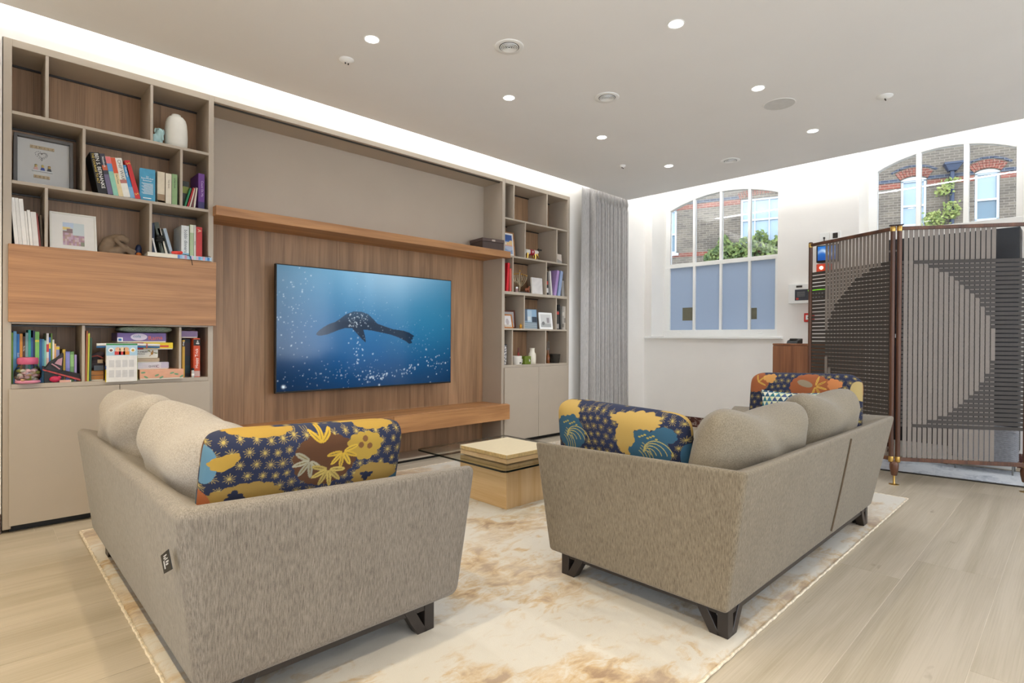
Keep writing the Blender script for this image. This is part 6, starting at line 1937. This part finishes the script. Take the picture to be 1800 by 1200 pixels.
framed('picture_frame', 'small orange wood frame with a pale picture, tilted back', (4.040, 4.200, RH4+0.001), 0.128, 0.150, 0.014, 0.002, m_orangewood, picture(pale_pic, 'pale_portrait', 30, 30), lean=12, rz=-4)
t = thing('wooden_star', 'tiny yellow wooden star beside the mahogany frame', 'ornament', (4.215, 4.20, RH4))
MB().prism([(0.022*(1 if k % 2 == 0 else 0.45)*math.sin(k*PI/5), 0.028+0.026*(1 if k % 2 == 0 else 0.45)*math.cos(k*PI/5)) for k in range(10)][::-1], -0.006, 0.006, 'xz').build('star', cm('#D79A2C'), t)
MB().box(-0.012, 0.012, -0.008, 0.010, 0, 0.008).build('foot', cm('#B97F22'), t)
framed('photo_book', 'grey blue photo book of a city view standing in the right bookcase', (4.392, 4.215, RH4+0.001), 0.206, 0.216, 0.0025, 0.0, mat('photo_book_edge', '#6F7E8C', 0.4), picture(city_pic, 'city_view', 50, 50), lean=4)
framed('picture_frame', 'white framed grey interior picture beside the city photo book', (4.612, 4.185, RH4+0.001), 0.212, 0.186, 0.014, 0.008, m_white, picture(room_pic, 'room_print', 40, 40), lean=7)
G = 'books at the far end of the fourth shelf of the right bookcase'
book(4.800, RH4, 0.036, 0.215, 'dark grey book with a red mark by the fourth shelf divider', '#3A3836', group=G, y=4.20, dp=0.18, bands=((0.80, 0.95, '#B8423A'), (0.05, 0.3, '#A89F98')))
book(4.846, RH4, 0.034, 0.285, 'tall black book at the far end of the fourth shelf', '#151517', group=G, y=4.21, dp=0.18, lean=3)
book(4.884, RH4, 0.028, 0.268, 'grey patterned magazine file beside the tall black book', '#A39C93', group=G, y=4.19, dp=0.2, bands=((0.1, 0.25, '#6E675F'), (0.6, 0.75, '#C9C1B5')))
book(4.913, RH4, 0.028, 0.268, 'beige patterned magazine file at the far right end', '#BDB3A6', group=G, y=4.19, dp=0.2, bands=((0.3, 0.5, '#8A8178'),))

pv = thing('patterned_vase', 'black and white patterned vase in the low left cell of the right bookcase', 'vase', (3.992, 4.24, RH5))
def patt():
    t = NT('mosaic_glaze')
    vr = t.n('ShaderNodeTexVoronoi'); vr.feature = 'DISTANCE_TO_EDGE'; vr.inputs['Scale'].default_value = 42
    t.l(t.coords((1, 1, 0.7)), vr.inputs['Vector'])
    t.l(t.ramp(vr.outputs['Distance'], [(0.08, lin('#4A4750')), (0.16, lin('#D8D4CE'))]), t.b.inputs['Base Color'])
    t.set(Roughness=0.3)
    return t.m
MB().lathe([(0.028, 0), (0.034, 0.006), (0.040, 0.05), (0.042, 0.11), (0.042, 0.16), (0.040, 0.205), (0.041, 0.214), (0.036, 0.214), (0.034, 0.02)], n=32).build('vase_body', patt(), pv, smooth=True)
MB().lathe([(0.0405, 0.208), (0.0425, 0.214), (0.041, 0.217)], n=32, cap=False).build('rim', m_ink, pv, smooth=True)
t = thing('candle', 'white candle jar with a handle in the lowest cell', 'candle', (4.172, 4.21, RH5))
MB().lathe([(0.050, 0), (0.052, 0.004), (0.052, 0.090), (0.048, 0.092), (0.047, 0.070), (0, 0.070)], n=32).build('jar', mat('white_ceramic', '#DCD6CB', 0.4, var=0.03), t, smooth=True, angle=50)
MB().tube([(0.05, -0.01, 0.06), (0.066, -0.012, 0.055), (0.066, -0.012, 0.02), (0.05, -0.01, 0.014)], 0.005, 8).build('handle', mat('white_ceramic', '#DCD6CB', 0.4), t, smooth=True)
MB().cyl((0, 0, 0.07), (0, 0, 0.078), 0.0015, n=8).build('wick', m_ink, t)
MB().box(-0.012, 0.012, -0.0535, -0.0515, 0.012, 0.026).build('paper_label', m_dark, t)
t = thing('lipstick_tube', 'slim red tube standing between the white and green candles', 'tube', (4.246, 4.262, RH5))
MB().cyl((0, 0, 0), (0, 0, 0.125), 0.011, n=16).build('tube_body', mat('brick_red_tube', '#A23A34', 0.4), t)
MB().cyl((0, 0, 0.125), (0, 0, 0.178), 0.0085, 0.006, n=16).build('cap', mat('dusky_cap', '#6E3A36', 0.4), t)
t = thing('candle', 'square green glass candle with a pale letter on it', 'candle', (4.302, 4.21, RH5))
MB().box(-0.046, 0.046, -0.04, 0.04, 0, 0.090).build('glass_block', mat('olive_glass', '#66772A', 0.2, var=0.06), t, bevel=0.006, seg=3)
text(t, 'b', (0.012, -0.0412, 0.030), (1, 0, 0), (0, 0, 1), 0.042, Wk, 'lettering')
MB().cyl((0, 0, 0.089), (0, 0, 0.100), 0.0015, n=8).build('wick', m_ink, t)
t = thing('bottle', 'cream white ceramic bottle with a short neck', 'bottle', (4.395, 4.20, RH5))
MB().lathe([(0.038, 0), (0.042, 0.004), (0.043, 0.06), (0.042, 0.100), (0.036, 0.118), (0.028, 0.128), (0.026, 0.150), (0.0275, 0.168), (0.0285, 0.172), (0.022, 0.172), (0.02, 0.14)], n=32).build('bottle_body', mat('cream_ceramic', '#DED5C3', 0.45, var=0.03), t, smooth=True, angle=60)
MB().lathe([(0.0275, 0.165), (0.0295, 0.168), (0.0295, 0.173), (0.0275, 0.174)], n=28, cap=False).build('lip', mat('cream_ceramic', '#DED5C3', 0.45), t, smooth=True)
t = thing('diffuser_bottle', 'tall thin brown bottle with a silver clip', 'bottle', (4.675, 4.22, RH5))
MB().lathe([(0.020, 0), (0.022, 0.004), (0.022, 0.075), (0.010, 0.105), (0.007, 0.12), (0.007, 0.16)], n=22).build('bottle_body', mat('amber_glass', '#7A4420', 0.15, var=0.1), t, smooth=True)
q = MB(); q.box(-0.016, -0.011, -0.004, 0.004, 0.165, 0.245); q.box(0.011, 0.016, -0.004, 0.004, 0.165, 0.245); q.box(-0.016, 0.016, -0.004, 0.004, 0.240, 0.246); q.box(-0.018, 0.018, -0.006, 0.006, 0.150, 0.168)
q.build('clip', m_steel, t, bevel=0.001, seg=1)
t = thing('glass_bowl', 'smoky dark glass tumbler in the lower right cell', 'bowl', (4.800, 4.23, RH5))
MB().lathe([(0.050, 0), (0.056, 0.004), (0.066, 0.092), (0.0675, 0.100), (0.064, 0.100), (0.054, 0.012), (0, 0.010)], n=36).build('glass_body', mat('smoked_glass', '#2E2A25', 0.08, var=0.1), t, smooth=True, angle=60)
MB().lathe([(0.0645, 0.099), (0.0678, 0.102), (0.0645, 0.103)], n=36, cap=False).build('rim', mat('smoked_rim', '#4A443C', 0.1), t, smooth=True)

# ------------------------------------------------------------------ lettering becomes plain meshes
bpy.context.view_layer.update()
_dg = bpy.context.evaluated_depsgraph_get()
for o in TEXTS:
    me = bpy.data.meshes.new_from_object(o.evaluated_get(_dg))
    n = link(o.name, me, o.parent)
    n.matrix_local = o.matrix_local.copy()
    nm = o.name
    bpy.data.objects.remove(o, do_unlink=True)
    n.name = nm
